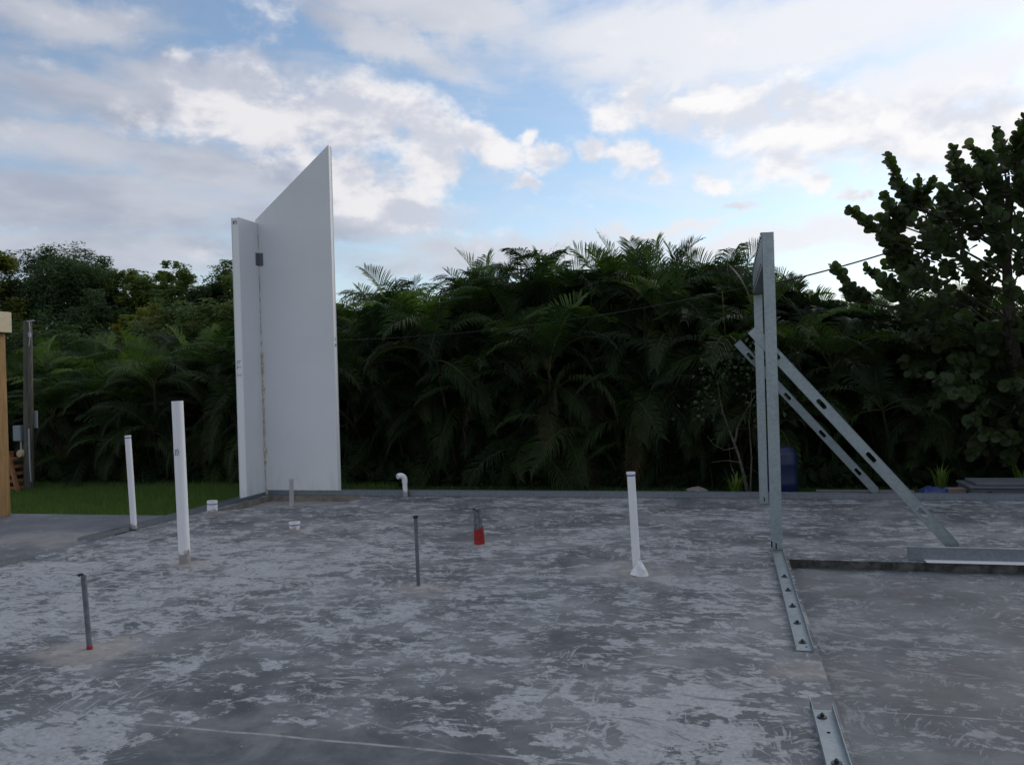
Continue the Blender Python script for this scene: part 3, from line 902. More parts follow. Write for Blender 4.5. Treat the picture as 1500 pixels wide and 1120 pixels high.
# the white cone leaning on the pipe
m = MB()
n = 20
cone = []
for zz, rr in ((0.0, 0.069), (0.012, 0.065), (0.05, 0.042), (0.09, 0.017), (0.108, 0.006)):
    cone.append([(-0.668 + math.cos(2 * PI * k / n) * rr, 5.985 + zz * 0.35 + math.sin(2 * PI * k / n) * rr * 0.8, zz + 0.004 + 0.006 * math.sin(2 * PI * k / n * 2)) for k in range(n)])
vs = [p for r in cone for p in r]
m.add(vs, [(i * n + k, i * n + (k + 1) % n, (i + 1) * n + (k + 1) % n, (i + 1) * n + k) for i in range(4) for k in range(n)], 0, True)
m.add(cone[-1], [list(range(n))])
tag(m.obj('plastic_cone', 'white_plastic'), 'small white plastic cone on the slab at the foot of a pipe', 'cone')
seat_ring(-0.70, 6.05, 0.11, 'mortar crust behind the white cone')
seat_ring(-2.164, 5.428, 0.055, 'mortar crust round the bare middle conduit')
seat_ring(-3.507, 3.825, 0.075, 'mortar crust under the red taped conduit at left')
seat_ring(-4.41, 5.875, 0.085, 'mortar crust round the tall thick white pipe')

# ------------------------------------------------------------------ left side: timber, pole, rack
t = thing('timber_frame', (-8.68, 8.25, -0.05), 'orange timber post carrying a pale beam at the left picture edge', 'timber frame')
m = MB(); m.box(-8.84, -8.69, 8.12, 8.26, -0.05, 2.218); m.obj('post', 'lumber', t, 0.004)
m = MB(); m.box(-11.35, -11.16, 8.12, 8.26, -0.05, 2.218); m.obj('post', 'lumber', t, 0.004)
m = MB(); m.box(-12.5, -8.61, 8.095, 8.285, 2.222, 2.475); m.obj('beam', 'lumber_pale', t, 0.004)

t = thing('utility_pole', (-11.3, 11.15, GZ), 'short weathered power pole with meter boxes on the grass at left', 'utility pole')
m = MB(); m.tube([(-11.34, 11.15, GZ), (-11.30, 11.15, 1.2), (-11.255, 11.15, 2.68)], [0.082, 0.074, 0.062], 16); m.obj('pole', 'pole_wood', t)
m = MB(); m.box(-11.485, -11.21, 11.23, 11.25, 0.88, 1.17); m.obj('backboard', 'light_grey_paint', t, 0.004)
m = MB(); m.box(-11.525, -11.37, 11.04, 11.13, 0.68, 0.935); m.obj('meter_box', 'blue_grey_box', t, 0.008)
m = MB(); m.tube([(-11.42, 11.10, 0.68), (-11.42, 11.10, 0.52)], 0.016, 10); m.tube([(-11.255, 11.10, 0.88), (-11.258, 11.10, 0.4), (-11.27, 11.12, 0.0)], 0.012, 10); m.obj('conduit', 'light_grey_paint', t)
m = MB(); m.tube([(-11.40, 11.03, 0.47), (-11.40, 11.06, 0.47), (-11.40, 11.14, 0.47)], [0.055, 0.068, 0.068], 18); m.obj('meter', 'beige', t)
m = MB(); m.tube([(-11.22, 11.1, 2.655), (-11.06, 11.08, 2.665)], 0.011, 8); m.tube([(-11.18, 11.1, 2.65), (-11.15, 11.08, 2.55), (-11.16, 11.08, 2.35), (-11.19, 11.09, 2.25)], 0.007, 6)
m.box(-11.20, -11.165, 11.09, 11.12, 2.40, 2.47); m.obj('bracket', 'light_grey_paint', t)

t = thing('wooden_rack', (-11.42, 11.0, GZ), 'reddish slanted wooden rack with slats behind the timber post', 'wooden rack')
m = MB(); m.box(-0.03, 0.03, 10.88, 10.925, 0, 0.66, 0, Matrix.Translation((-11.305, 0, GZ)) @ Matrix.Rotation(math.radians(-16), 4, 'Y')); m.obj('slanted_board', 'lumber_red', t)
m = MB(); m.box(-11.74, -11.68, 10.9, 11.2, GZ, 0.50); m.obj('upright', 'lumber_red', t)
for k in range(5):
    m = MB(); zz = GZ + 0.06 + k * 0.115; x1 = -11.34 - (zz - GZ) * 0.287
    m.box(-11.678, x1, 10.93, 11.2, zz, zz + 0.045); m.obj('slat', 'lumber_red', t)

# wires
def wire(name, label, a, b, sag, r, mt):
    m = MB()
    a, b = Vector(a), Vector(b)
    m.tube([a.lerp(b, s) - Vector((0, 0, sag * 4 * s * (1 - s))) for s in np.linspace(0, 1, 40)], r, 5)
    tag(m.obj(name, mt), label, 'wire')


wire('overhead_wire', 'thin pale wire sagging across the dark palm hedge from the power pole', (-11.06, 11.08, 2.665), (0.3, 11.6, 2.62), 0.52, 0.0025, 'wire_pale')
wire('overhead_wire', 'dark wire rising against the sky from hedge top to the round leaved tree', (0.35, 11.9, 2.62), (3.2, 12.0, 3.33), 0.06, 0.011, 'wire_dark')

# ------------------------------------------------------------------ yard things behind the slab at right
bx_, by_ = 0.615, 10.9
t = thing('plastic_barrel', (bx_, by_, GZ), 'dark blue plastic barrel behind the steel posts', 'barrel')
m = MB()
prof = [(0.175, 0), (0.192, 0.02), (0.198, 0.2), (0.203, 0.22), (0.198, 0.24), (0.198, 0.44), (0.203, 0.46), (0.198, 0.48), (0.190, 0.58), (0.165, 0.635), (0.155, 0.645)]
m.tube([(bx_, by_, GZ + z) for r, z in prof], [r for r, z in prof], 28); bb = m.obj('body', 'barrel_blue', t)
m = MB(); m.tube([(bx_, by_, GZ + 0.6455), (bx_, by_, GZ + 0.665)], [0.150, 0.142], 28, smooth=False); m.obj('lid', 'barrel_blue', t)
m = MB(); m.tube([(bx_, by_, GZ + 0.585), (bx_, by_, GZ + 0.600)], 0.193, 28, caps=False); m.obj('clamp_band', 'zinc_bolt', bb)

t = thing('storage_chest', (3.3, 10.5, GZ), 'low grey storage chest behind the slab at the right picture edge', 'chest')
m = MB(); m.box(2.60, 4.2, 10.2, 10.75, GZ, 0.070); m.obj('body', 'crate_grey', t, 0.01)
m = MB(); m.box(2.585, 4.215, 10.18, 10.77, 0.072, 0.098); ld = m.obj('lid', 'crate_grey', t, 0.006)
m = MB(); m.box(2.66, 4.14, 10.24, 10.70, 0.0985, 0.135); m.obj('raised_panel', 'crate_grey', ld, 0.01)
m = MB(); m.box(2.76, 2.80, 10.165, 10.179, 0.02, 0.045); m.obj('latch', 'black_plastic', t)

m = MB()
gx, gy = 9, 6
vs = []
for j in range(gy + 1):
    for i in range(gx + 1):
        a, b = i / gx, j / gy
        edge = min(a, 1 - a, b, 1 - b)
        vs.append((2.10 + 0.36 * a + 0.02 * math.sin(7 * b), 10.25 + 0.3 * b + 0.02 * math.sin(9 * a), GZ + (0.21 + 0.025 * math.sin(11 * a + 4 * b) + 0.012 * math.sin(23 * b + 5 * a)) * min(1, edge * 9)))
m.add(vs, [(j * (gx + 1) + i, j * (gx + 1) + i + 1, (j + 1) * (gx + 1) + i + 1, (j + 1) * (gx + 1) + i) for j in range(gy) for i in range(gx)], 0, True)
tag(m.obj('folded_tarp', 'tarp_blue'), 'crumpled blue tarp lying behind the slab left of the grey chest', 'tarp')
t = thing('board_pile', (2.5, 10.4, GZ), 'small pile of pinkish boards between the blue tarp and grey chest', 'board pile')
for k, (x0, x1, y0, z0, rz) in enumerate(((2.36, 2.58, 10.35, GZ, 0.1), (2.34, 2.57, 10.38, GZ + 0.05, -0.12), (2.37, 2.57, 10.33, GZ + 0.10, 0.15), (2.34, 2.56, 10.36, GZ + 0.15, -0.05), (2.38, 2.57, 10.35, GZ + 0.19, 0.08))):
    m = MB(); c = Vector(((x0 + x1) / 2, y0, 0)); m.box(x0 - c.x, x1 - c.x, -0.07, 0.07, z0, z0 + 0.04, 0, Matrix.Translation(c) @ Matrix.Rotation(rz, 4, 'Z')); m.obj('board', 'pink_wood', t)
m = MB(); m.box(0.98, 2.05, 10.36, 10.45, -0.02, 0.02); m.box(1.05, 1.15, 10.34, 10.47, GZ, -0.021); m.box(1.8, 1.9, 10.34, 10.47, GZ, -0.021)
tag(m.obj('plank', 'grey_wood'), 'long grey plank lying on blocks behind the back track', 'plank')
bmx = bmesh.new(); bmesh.ops.create_icosphere(bmx, subdivisions=2, radius=0.13)
for v in bmx.verts:
    v.co *= 0.8 + 0.4 * random.random(); v.co.z *= 0.9
me = bpy.data.meshes.new('rock'); bmx.to_mesh(me); bmx.free(); me.materials.append(MATS['stone'])
o = bpy.data.objects.new('rock', me); col.objects.link(o); o.location = (-0.43, 10.6, GZ + 0.10)
tag(o, 'small grey rock showing above the back track at the hedge foot', 'rock')

# ------------------------------------------------------------------ palms of the hedge
def frond_mesh(name, L, th0, th1, curl, leaf_len, n=42, vee=0.6, droop=0.8, mats=('palm_leaf', 'rachis'), seed=0, spear=False):
    r = random.Random(seed)
    m = MB()
    S = 16
    pts, p = [Vector((0, 0, 0))], Vector((0, 0, 0))
    tang = []
    for i in range(S):
        s = (i + 0.5) / S
        a = th0 + (th1 - th0) * s ** curl
        d = Vector((math.cos(a), 0.05 * math.sin(3 * s + seed), math.sin(a)))
        tang.append(d.normalized())
        p = p + d * (L / S)
        pts.append(p.copy())
    tang.append(tang[-1])
    m.tube(pts, [0.013 * (1 - 0.85 * i / S) for i in range(S + 1)], 4, 1, caps=False)
    for i in range(n):
        s = 0.20 + 0.80 * (i + 0.3) / n
        f = s * S
        k = min(int(f), S - 1)
        base = pts[k].lerp(pts[k + 1], f - k)
        T = tang[k]
        side = Vector((0, 1, 0))
        U = side.cross(T) * -1
        if U.z < 0 and T.x > 0:
            U = -U
        prof = (0.45 + 0.55 * math.sin(PI * min(1, (s - 0.12) * 1.25)) ** 0.8) if not spear else 0.6
        ll = leaf_len * prof * (0.88 + 0.24 * r.random())
        for sg in (-1, 1):
            if r.random() < 0.03:
                continue
            fw = 0.45 + 0.9 * s + r.uniform(-.08, .08)
            v_ = vee * (1 - 0.4 * s) + r.uniform(-0.1, 0.1)
            if spear:
                fw, v_, sd = 3.0, 0.1, 0.12
            else:
                sd = 1.0
            d1 = (side * sg * sd + T * fw + U * v_).normalized()
            d2 = (d1 + Vector((0, 0, -droop * (0.6 + 0.5 * r.random())))).normalized()
            w = 0.0115
            wv = (T * (1 if sd > 0.5 else 0.3) + U * 0.15).normalized() * w
            a0, a1 = base - wv * 0.5, base + wv * 0.5
            mid = base + d1 * ll * 0.5
            b0, b1 = mid - wv, mid + wv
            m2 = mid + d2 * ll * 0.32
            c0, c1 = m2 - wv * 0.7, m2 + wv * 0.7
            d3 = (d2 + Vector((0, 0, -droop * 0.6))).normalized()
            tip = m2 + d3 * ll * 0.2
            m.add([a0, a1, b1, b0, c1, c0, tip], [(0, 1, 2, 3), (3, 2, 4, 5), (5, 4, 6)], 0)
    return m.mesh(name, list(mats))


R = math.radians
FR = {}
FR['arch'] = [frond_mesh('frond', 1.55, R(76), R(-35), 1.3, 0.42, seed=1), frond_mesh('frond', 1.75, R(70), R(-55), 1.1, 0.45, seed=2),
              frond_mesh('frond', 1.45, R(80), R(-15), 1.5, 0.40, seed=3)]
FR['up'] = [frond_mesh('frond', 1.35, R(84), R(25), 1.6, 0.42, vee=0.8, droop=0.35, seed=4), frond_mesh('frond', 1.25, R(86), R(50), 1.5, 0.40, vee=0.9, droop=0.25, seed=5)]
FR['droop'] = [frond_mesh('frond', 1.60, R(45), R(-85), 0.75, 0.46, vee=0.25, droop=1.3, seed=6), frond_mesh('frond', 1.45, R(30), R(-88), 0.7, 0.44, vee=0.2, droop=1.4, seed=7),
               frond_mesh('frond', 1.5, R(58), R(-80), 0.85, 0.45, vee=0.3, droop=1.1, seed=12)]
FR['light'] = [frond_mesh('frond', 1.5, R(78), R(-25), 1.3, 0.42, mats=('palm_leaf_light', 'rachis'), seed=8), frond_mesh('frond', 1.3, R(84), R(35), 1.6, 0.42, vee=0.8, droop=0.35, mats=('palm_leaf_light', 'rachis'), seed=9)]
FR['dry'] = [frond_mesh('frond', 1.2, R(10), R(-90), 0.6, 0.36, n=26, vee=0.1, droop=1.6, mats=('palm_dry', 'palm_dry'), seed=10)]
FR['spear'] = [frond_mesh('frond', 1.05, R(88), R(86), 1.0, 0.30, n=22, mats=('palm_leaf_light', 'rachis'), seed=11, spear=True)]
stem_me = {}


def stem_mesh(hh):
    key = round(hh, 1)
    if key not in stem_me:
        m = MB()
        k = max(4, int(key / 0.18))
        pts, rad = [], []
        for i in range(k + 1):
            s = i / k
            pts += [(0, 0, key * s)]
            rad += [0.030 * (1 - 0.3 * s) * (1.12 if i % 2 else 1.0)]
        m.tube(pts, rad, 7)
        stem_me[key] = m.mesh('stem', 'palm_stem')
    return stem_me[key]


def add_part(name, me, parent, M):
    o = bpy.data.objects.new(name, me)
    col.objects.link(o)
    o.parent = parent
    o.matrix_local = M
    return o


def build_palm(seed, top, kind):
    """one clump: stems with fronds at several heights; kind = front / mid / back"""
    r = random.Random(seed)
    t = bpy.data.objects.new('areca_palm', None)
    t.empty_display_size = 0.2
    col.objects.link(t)
    ns = {'front': 8, 'mid': 6, 'back': 5}[kind]
    for s in range(ns):
        a = r.uniform(0, 2 * PI)
        if kind == 'front':
            hh = [0.2, 0.5, 0.85, 1.15, 1.4, 1.65, 1.9, 2.15][s] + r.uniform(-.12, .12)
        elif kind == 'mid':
            hh = [0.9, 1.3, 1.7, 2.0, 2.25, 2.4][s] + r.uniform(-.1, .1)
        else:
            hh = [1.6, 2.0, 2.25, 2.45, 2.6][s] + r.uniform(-.1, .1)
        hh *= top / 3.5
        bx, by = math.cos(a) * 0.28 * r.random(), math.sin(a) * 0.28 * r.random()
        lean = r.uniform(0.06, 0.42) if kind == 'front' and s < ns - 2 else r.uniform(0.03, 0.20)
        q = Matrix.Translation((bx, by, 0)) @ Matrix.Rotation(a, 4, 'Z') @ Matrix.Rotation(lean, 4, 'Y')
        key = round(hh, 1)
        add_part('stem', stem_mesh(hh), t, q)
        nf = 6 if kind == 'back' else 8
        top_stem = s >= (ns - 2 if kind == 'front' else ns - 3)
        a0 = r.uniform(0, 6.28)
        for f in range(nf):
            az = a0 + f * 2.4 + r.uniform(-.3, .3)
            x = r.random()
            if kind == 'front' and not top_stem:
                fam = 'droop' if x < 0.42 else ('arch' if x < 0.90 else 'dry')
            elif top_stem:
                fam = 'arch' if x < 0.58 else ('up' if x < 0.70 else ('light' if x < 0.84 else 'droop'))
            else:
                fam = 'arch' if x < 0.6 else ('droop' if x < 0.9 else 'up')
            sc = r.uniform(0.68, 1.02)
            M = q @ Matrix.Translation((0, 0, key * (1 - 0.06 * f / nf) - 0.02)) @ Matrix.Rotation(az, 4, 'Z') @ Matrix.Rotation(r.uniform(-.12, .18), 4, 'Y') @ Matrix.Rotation(r.uniform(-.35, .35), 4, 'X') @ Matrix.Scale(sc, 4)
            add_part('frond', r.choice(FR[fam]), t, M)
        if top_stem and r.random() < 0.30:
            add_part('spear_leaf', FR['spear'][0], t, q @ Matrix.Translation((0, 0, key - 0.05)) @ Matrix.Rotation(az + 1, 4, 'Z') @ Matrix.Scale(0.85, 4))
    return t


def copy_tree(o, parent=None):
    c = o.copy()
    col.objects.link(c)
    if parent is not None:
        c.parent = parent
    for ch in list(o.children):
        copy_tree(ch, c)
    return c


protos = {k: [build_palm(100 + 17 * i + hash_k, 3.5, k) for i in range(4)] for k, hash_k in (('front', 1), ('mid', 5), ('back', 9))}
used = set()


def hedge_top(x):
    """height of the hedge along X"""
    xs = [-17, -14.3, -11.8, -9.5, -8.0, -6.7, -4.85, -3.2, -2.1, -0.9, 0.0, 1.4, 2.4, 6.5]
    zs = [2.8, 2.8, 2.7, 2.95, 3.3, 3.65, 3.85, 3.85, 4.1, 4.1, 3.75, 3.25, 2.85, 2.85]
    return float(np.interp(x, xs, zs))


LANDMARKS = [(42, 'the power pole'), (185, 'the slim white pipe'), (266, 'the tall thick white pipe'), (345, 'the narrow white panel'), (490, 'the tall sloping panel'),
             (592, 'the white elbow pipe'), (700, 'the red taped conduit bundle'), (800, 'the middle of the back track'), (930, 'the white pipe with the cone'),
             (1020, 'the small grey rock'), (1143, 'the blue barrel'), (1230, 'the long grey plank'), (1365, 'the blue tarp'), (1455, 'the grey chest')]
ROW_WORD = {'front': 'front row palm with drooping fronds', 'mid': 'second row palm in the hedge', 'back': 'back row palm with feathery top'}
GROUP = {'front': 'palm clumps in the front row of the hedge', 'mid': 'palm clumps in the middle of the hedge', 'back': 'palm clumps at the back of the hedge'}


def label_row(kind, palms):
    """name each palm of a row by what stands before it"""
    rows = {}
    for p in palms:
        q = Vector(p.location) - CAM
        px = 750 + 1200 * q.dot(rgt) / q.dot(fwd)
        k = min(range(len(LANDMARKS)), key=lambda i: abs(LANDMARKS[i][0] - px))
        off = px - LANDMARKS[k][0]
        side_ = 0 if abs(off) < 25 else (-1 if off < 0 else 1)
        rows.setdefault((k, side_), []).append((abs(off), p))
    for (k, sd), lst in rows.items():
        lst.sort(key=lambda e: e[0])
        for i, (_, p) in enumerate(lst):
            nm = LANDMARKS[k][1]
            nth = ('', 'second ', 'third ', 'fourth ', 'fifth ', 'sixth ')[min(i, 5)]
            where = f'{nth}straight behind {nm}' if sd == 0 else f"{nth or 'just '}{'to the ' if nth else ''}{'left' if sd < 0 else 'right'} of {nm}"
            tag(p, f'{ROW_WORD[kind]}, {where}', 'palm', GROUP[kind])


pr = random.Random(42)
for kind, y0, step, off in (('front', 12.55, 0.88, 0.0), ('mid', 13.5, 0.92, 0.4), ('back', 14.4, 0.66, 0.7)):
    x = -15.6 + off
    row_palms = []
    i = 0
    while x < 5.2:
        px, py = x + pr.uniform(-.25, .25), y0 + pr.uniform(-.2, .25)
        p = pr.choice(protos[kind])
        if p.name in used:
            p = copy_tree(p)
        used.add(p.name)
        s = (hedge_top(px) - GZ) / 3.72 * (pr.uniform(0.94, 1.06) if kind == 'back' else pr.uniform(0.92, 1.04)) * (1.0 if kind != 'front' else 0.95)
        p.location = (px, py + (0.55 * (i % 2) if kind == 'back' else 0), GZ)
        p.rotation_euler = (0, 0, pr.uniform(0, 6.28))
        p.scale = (min(1.1, max(0.9, s)), min(1.1, max(0.9, s)), s)
        row_palms.append(p)
        x += step * pr.uniform(0.88, 1.12)
        i += 1
    label_row(kind, row_palms)

# dense dark undergrowth inside and behind the hedge, added to block light
def leaf_cloud(centers, normals, size, aspect=1.6, fold=0.25, seed=0):
    """numpy: one rhombic leaf (two triangles, folded) per centre"""
    g = np.random.default_rng(seed)
    n = len(centers)
    nrm = normals / (np.linalg.norm(normals, axis=1, keepdims=True) + 1e-9)
    rv = g.normal(size=(n, 3))
    a = np.cross(nrm, rv)
    a /= np.linalg.norm(a, axis=1, keepdims=True) + 1e-9
    b = np.cross(nrm, a)
    s = (size * g.uniform(0.65, 1.25, n))[:, None]
    v = np.empty((n, 4, 3))
    v[:, 0] = centers - a * s * aspect * 0.5
    v[:, 1] = centers + b * s * 0.5 + nrm * s * fold
    v[:, 2] = centers + a * s * aspect * 0.5
    v[:, 3] = centers - b * s * 0.5 + nrm * s * fold
    v = v.reshape(-1, 3)
    idx = np.arange(n)[:, None] * 4
    f = np.concatenate([idx + np.array([[0, 1, 2]]), idx + np.array([[0, 2, 3]])], 0)
    return v, f


def np_mesh(name, v, f, mt):
    me = bpy.data.meshes.new(name)
    me.vertices.add(len(v))
    me.vertices.foreach_set('co', v.astype(np.float32).ravel())
    k = f.shape[1]
    me.loops.add(len(f) * k)
    me.loops.foreach_set('vertex_index', f.astype(np.int32).ravel())
    me.polygons.add(len(f))
    me.polygons.foreach_set('loop_start', np.arange(0, len(f) * k, k, dtype=np.int32))
    me.polygons.foreach_set('loop_total', np.full(len(f), k, np.int32))
    me.update(calc_edges=True)
    me.validate()
    me.materials.append(MATS[mt])
    return me


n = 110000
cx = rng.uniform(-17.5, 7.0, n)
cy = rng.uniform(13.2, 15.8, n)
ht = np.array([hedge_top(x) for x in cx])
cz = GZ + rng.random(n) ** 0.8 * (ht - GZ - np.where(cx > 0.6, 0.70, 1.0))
lowk = np.arange(n) < 22000                       # low leaves added to darken the hedge foot
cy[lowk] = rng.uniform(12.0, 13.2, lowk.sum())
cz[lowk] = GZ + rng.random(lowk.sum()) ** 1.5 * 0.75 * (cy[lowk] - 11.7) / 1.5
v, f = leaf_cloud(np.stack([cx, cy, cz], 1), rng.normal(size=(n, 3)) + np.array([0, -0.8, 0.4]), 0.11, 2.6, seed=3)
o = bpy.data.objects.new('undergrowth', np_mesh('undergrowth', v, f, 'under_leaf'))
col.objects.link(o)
tag(o, 'dense dark leaves added inside the palm hedge to block light', 'undergrowth', kind='stuff')

# ------------------------------------------------------------------ broadleaf trees behind the hedge at left
def tree(name, label, x, y, lobes, mt, leaf, count, trunk_r=0.18, seed=0, aspect=1.6, group=None):
    """lobes: (dx, dy, z, r, squash). leaves sit on and in the lobes, uneven, with gaps between clumps"""
    g = np.random.default_rng(seed)
    r_ = random.Random(seed)
    t = thing(name, (x, y, GZ), label, 'tree', group)
    m = MB()
    zt = max(l[2] for l in lobes)
    zb = min(l[2] for l in lobes)
    m.tube([(x, y, GZ), (x + 0.05, y, zb * 0.5), (x - 0.05, y, zb), (x, y, zt)], [trunk_r, trunk_r * .85, trunk_r * .7, trunk_r * .15], 9)
    tk = m.obj('trunk', 'bark', t)
    for (dx, dy, z, r, q) in lobes:
        m = MB(); m.tube([(x, y, zb * 0.75), (x + dx * 0.5, y + dy * 0.5, (zb * .75 + z) / 2 + 0.1), (x + dx, y + dy, z)], [trunk_r * .5, trunk_r * .35, trunk_r * .12], 6)
        m.obj('limb', 'bark', tk)
    tot = sum(l[3] ** 2 for l in lobes)
    C, Nn = [], []
    for (dx, dy, z, r, q) in lobes:
        k = int(count * r * r / tot)
        # clumps over the lobe
        nc = max(8, int(26 * r))
        cd_ = g.normal(size=(nc, 3)); cd_ /= np.linalg.norm(cd_, axis=1, keepdims=True)
        cr = r * g.uniform(0.72, 1.05, nc)
        cc = cd_ * cr[:, None] * np.array([1, 1, q])
        pick = g.integers(0, nc, k)
        off = np.clip(g.normal(size=(k, 3)), -1.5, 1.5) * r * 0.14
        c = cc[pick] + off
        C.append(c + np.array([x + dx, y + dy, z]))
        Nn.append(cd_[pick] + g.normal(size=(k, 3)) * 0.6 + np.array([0, -0.3, 1.2]))
    C, Nn = np.concatenate(C), np.concatenate(Nn)
    v, f = leaf_cloud(C - np.array(t.location), Nn, leaf, aspect, seed=seed)
    o = bpy.data.objects.new('crown', np_mesh('crown', v, f, mt))
    col.objects.link(o)
    o.parent = t
    return t


tree('round_tree', 'dense dark round tree rising above the left end of the hedge', -20.9, 22, [(0, 0, 4.9, 1.5, .9), (-.9, .2, 4.3, 1.3, .9), (1.1, -.2, 4.2, 1.3, .9), (0.3, -.6, 3.6, 1.5, .9), (1.8, 0, 3.1, 1.1, .9), (-.3, 0, 5.5, .85, .8), (.8, .2, 5.2, .9, .8)], 'tree_dark', 0.050, 60000, 0.22, 21, 2.4)
tree('broadleaf_tree', 'yellow green leafy tree at the left picture edge beside the round dark tree', -21.6, 20, [(-.4, 0, 5.0, 1.0, 1), (0.1, 0, 4.0, 1.0, 1), (.5, -.3, 3.0, 1.0, 1), (-.6, 0, 5.9, .7, 1), (0.9, -.5, 2.4, .8, 1)], 'tree_yellow', 0.060, 30000, 0.16, 22)
TL = 'trees of the far tree line at left'
for k, (x, y, z, r, mt, lab) in enumerate(((-19.2, 23.0, 4.0, 1.1, 'tree_mid', 'mid green tree just right of the round dark tree in the far tree line'),
                                   (-17.9, 23.6, 4.2, 1.1, 'tree_mid', 'light green tree with pointed top in the middle of the far tree line'),
                                   (-16.4, 23.5, 3.95, 0.8, 'tree_dark', 'darker tree with narrow crown in the middle of the far tree line'),
                                   (-15.9, 24.5, 4.2, 1.15, 'tree_mid', 'tallest light green tree of the far tree line near the panel'),
                                   (-14.3, 24.0, 4.0, 0.85, 'tree_mid', 'smaller green tree close to the narrow panel in the far tree line'),
                                   (-13.3, 25.0, 3.4, 0.9, 'tree_mid', 'green tree of the far tree line partly behind the narrow panel'))):
    g = random.Random(60 + k)
    lobes = [(0, 0, z + .15, r, 1.0), (r * .9, .1, z - .25, r * .85, 1), (-r * .9, -.1, z - .2, r * .9, 1), (g.uniform(-.3, .3), 0, z + r * .85, r * .5, 1.3), (r * .5, -.2, z + r * .4, r * .55, 1.1), (0, -.4, z - 1.4, r * 1.1, 1), (r * 1.1, 0, z - 1.7, r * .9, 1), (-r, 0, z - 1.7, r, 1)]
    tree('broadleaf_tree', lab, x, y, lobes, mt, 0.058, 46000, 0.15, 70 + k, 2.0, TL)
tree('flowering_shrub', 'yellowish leafy shrub top in front of the far tree line', -15.4, 19.5, [(0, 0, 3.35, .6, .8), (.7, 0, 3.1, .55, .8), (-.6, 0, 3.0, .6, .8), (0, 0, 2.4, .9, 1)], 'tree_yellow', 0.055, 16000, 0.09, 90)
# lighter leafy bushes between hedge and tree line
for k, (x, y, z, r) in enumerate(((-18.6, 18.5, 2.3, 1.3), (-16.6, 18.0, 2.2, 1.2), (-13.9, 18.3, 2.5, 1.2), (-12.4, 18.0, 2.6, 1.1), (-20.6, 18.0, 2.3, 1.2))):
    lab = ('green bush below the round dark tree behind the hedge', 'green bush below the yellowish shrub behind the hedge', 'green bush right of the yellowish shrub behind the hedge', 'green bush behind the hedge beside the narrow panel', 'green bush behind the power pole at the left edge')[k]
    tree('bush', lab, x, y, [(0, 0, z, r, .9), (.6, 0, z - .6, r, .9), (-.6, 0, z - .7, r, .9), (0, -.3, z - 1.3, r * 1.1, .9)], 'bush_leaf', 0.06, 20000, 0.08, 110 + k, 2.2)

# ------------------------------------------------------------------ round leaved tree at right (leaves are single objects where they show)
t = thing('seagrape_tree', (3.9, 12.3, GZ), 'big round leaved tree spreading above the right end of the hedge', 'tree')
m = MB()
m.tube([(3.9, 12.3, GZ), (3.75, 12.2, 0.9), (3.6, 12.1, 1.9), (3.55, 12.0, 2.9), (3.6, 12.0, 3.9)], [0.12, 0.10, 0.08, 0.055, 0.02], 10)
m.obj('trunk', 'bark', t)
LEAFV = []
lm = MB()
nl = 12
ring = [(0.5 - 0.5 * math.cos(2 * PI * k / nl), 0.5 * math.sin(2 * PI * k / nl) * 1.05, 0.10 * abs(math.sin(2 * PI * k / nl)) - 0.03 * math.cos(4 * PI * k / nl)) for k in range(nl)]
lm.add([(0.0, 0, 0)] + ring[1:nl] + [(0.5, 0, 0)], [(0 if k == 0 else k, (k + 1) % nl if (k + 1) % nl else 0, nl) for k in range(nl)], 0, True)
leaf_me = lm.mesh('leaf', 'seagrape_leaf')
lv = np.array([tuple(q.co) for q in leaf_me.vertices])
lf = np.array([tuple(p.vertices) for p in leaf_me.polygons])
SPRIGS = [((2.40,11.85,3.60),(2.08,11.60,4.22)),((2.51,12.15,3.61),(2.69,11.90,3.93)),((2.21,11.54,3.03),(1.55,11.29,3.52)),((2.27,11.86,3.34),(2.04,11.61,3.72)),((2.51,12.15,3.65),(2.52,11.90,3.95)),((2.90,11.54,3.76),(2.78,11.29,4.18)),((3.35,11.86,4.01),(3.05,11.61,4.26)),((3.59,12.15,4.19),(3.45,11.90,4.50)),((3.56,11.54,3.96),(3.57,11.29,4.46)),((1.79,11.87,2.37),(1.40,11.62,2.84)),((2.35,12.14,2.51),(1.84,11.89,2.80)),((2.85,11.54,3.42),(2.64,11.29,3.68)),((2.27,11.87,3.21),(1.97,11.62,3.43)),((2.48,12.14,2.73),(2.02,11.89,3.23)),((3.17,11.53,3.73),(2.90,11.28,3.91)),((2.59,11.88,2.51),(2.22,11.63,2.77)),((3.66,12.14,3.64),(3.27,11.89,3.98)),((2.19,11.53,2.32),(1.91,11.28,2.58))]
gr = random.Random(5)
outline = [(2.50, 3.35), (2.80, 3.60), (3.10, 3.75), (3.45, 4.08), (3.8, 4.4), (4.6, 4.5), (5.6, 3.6), (5.6, 0.3), (3.1, 0.3), (2.65, 0.7), (2.45, 1.5), (2.3, 2.2), (2.15, 2.45), (2.35, 3.0)]


def inside(x, z):
    c = False
    for i in range(len(outline)):
        x1, z1 = outline[i]; x2, z2 = outline[i - 1]
        if (z1 > z) != (z2 > z) and x < (x2 - x1) * (z - z1) / (z2 - z1) + x1:
            c = not c
    return c


leaves = []          # (matrix, priority)
twigs = MB()


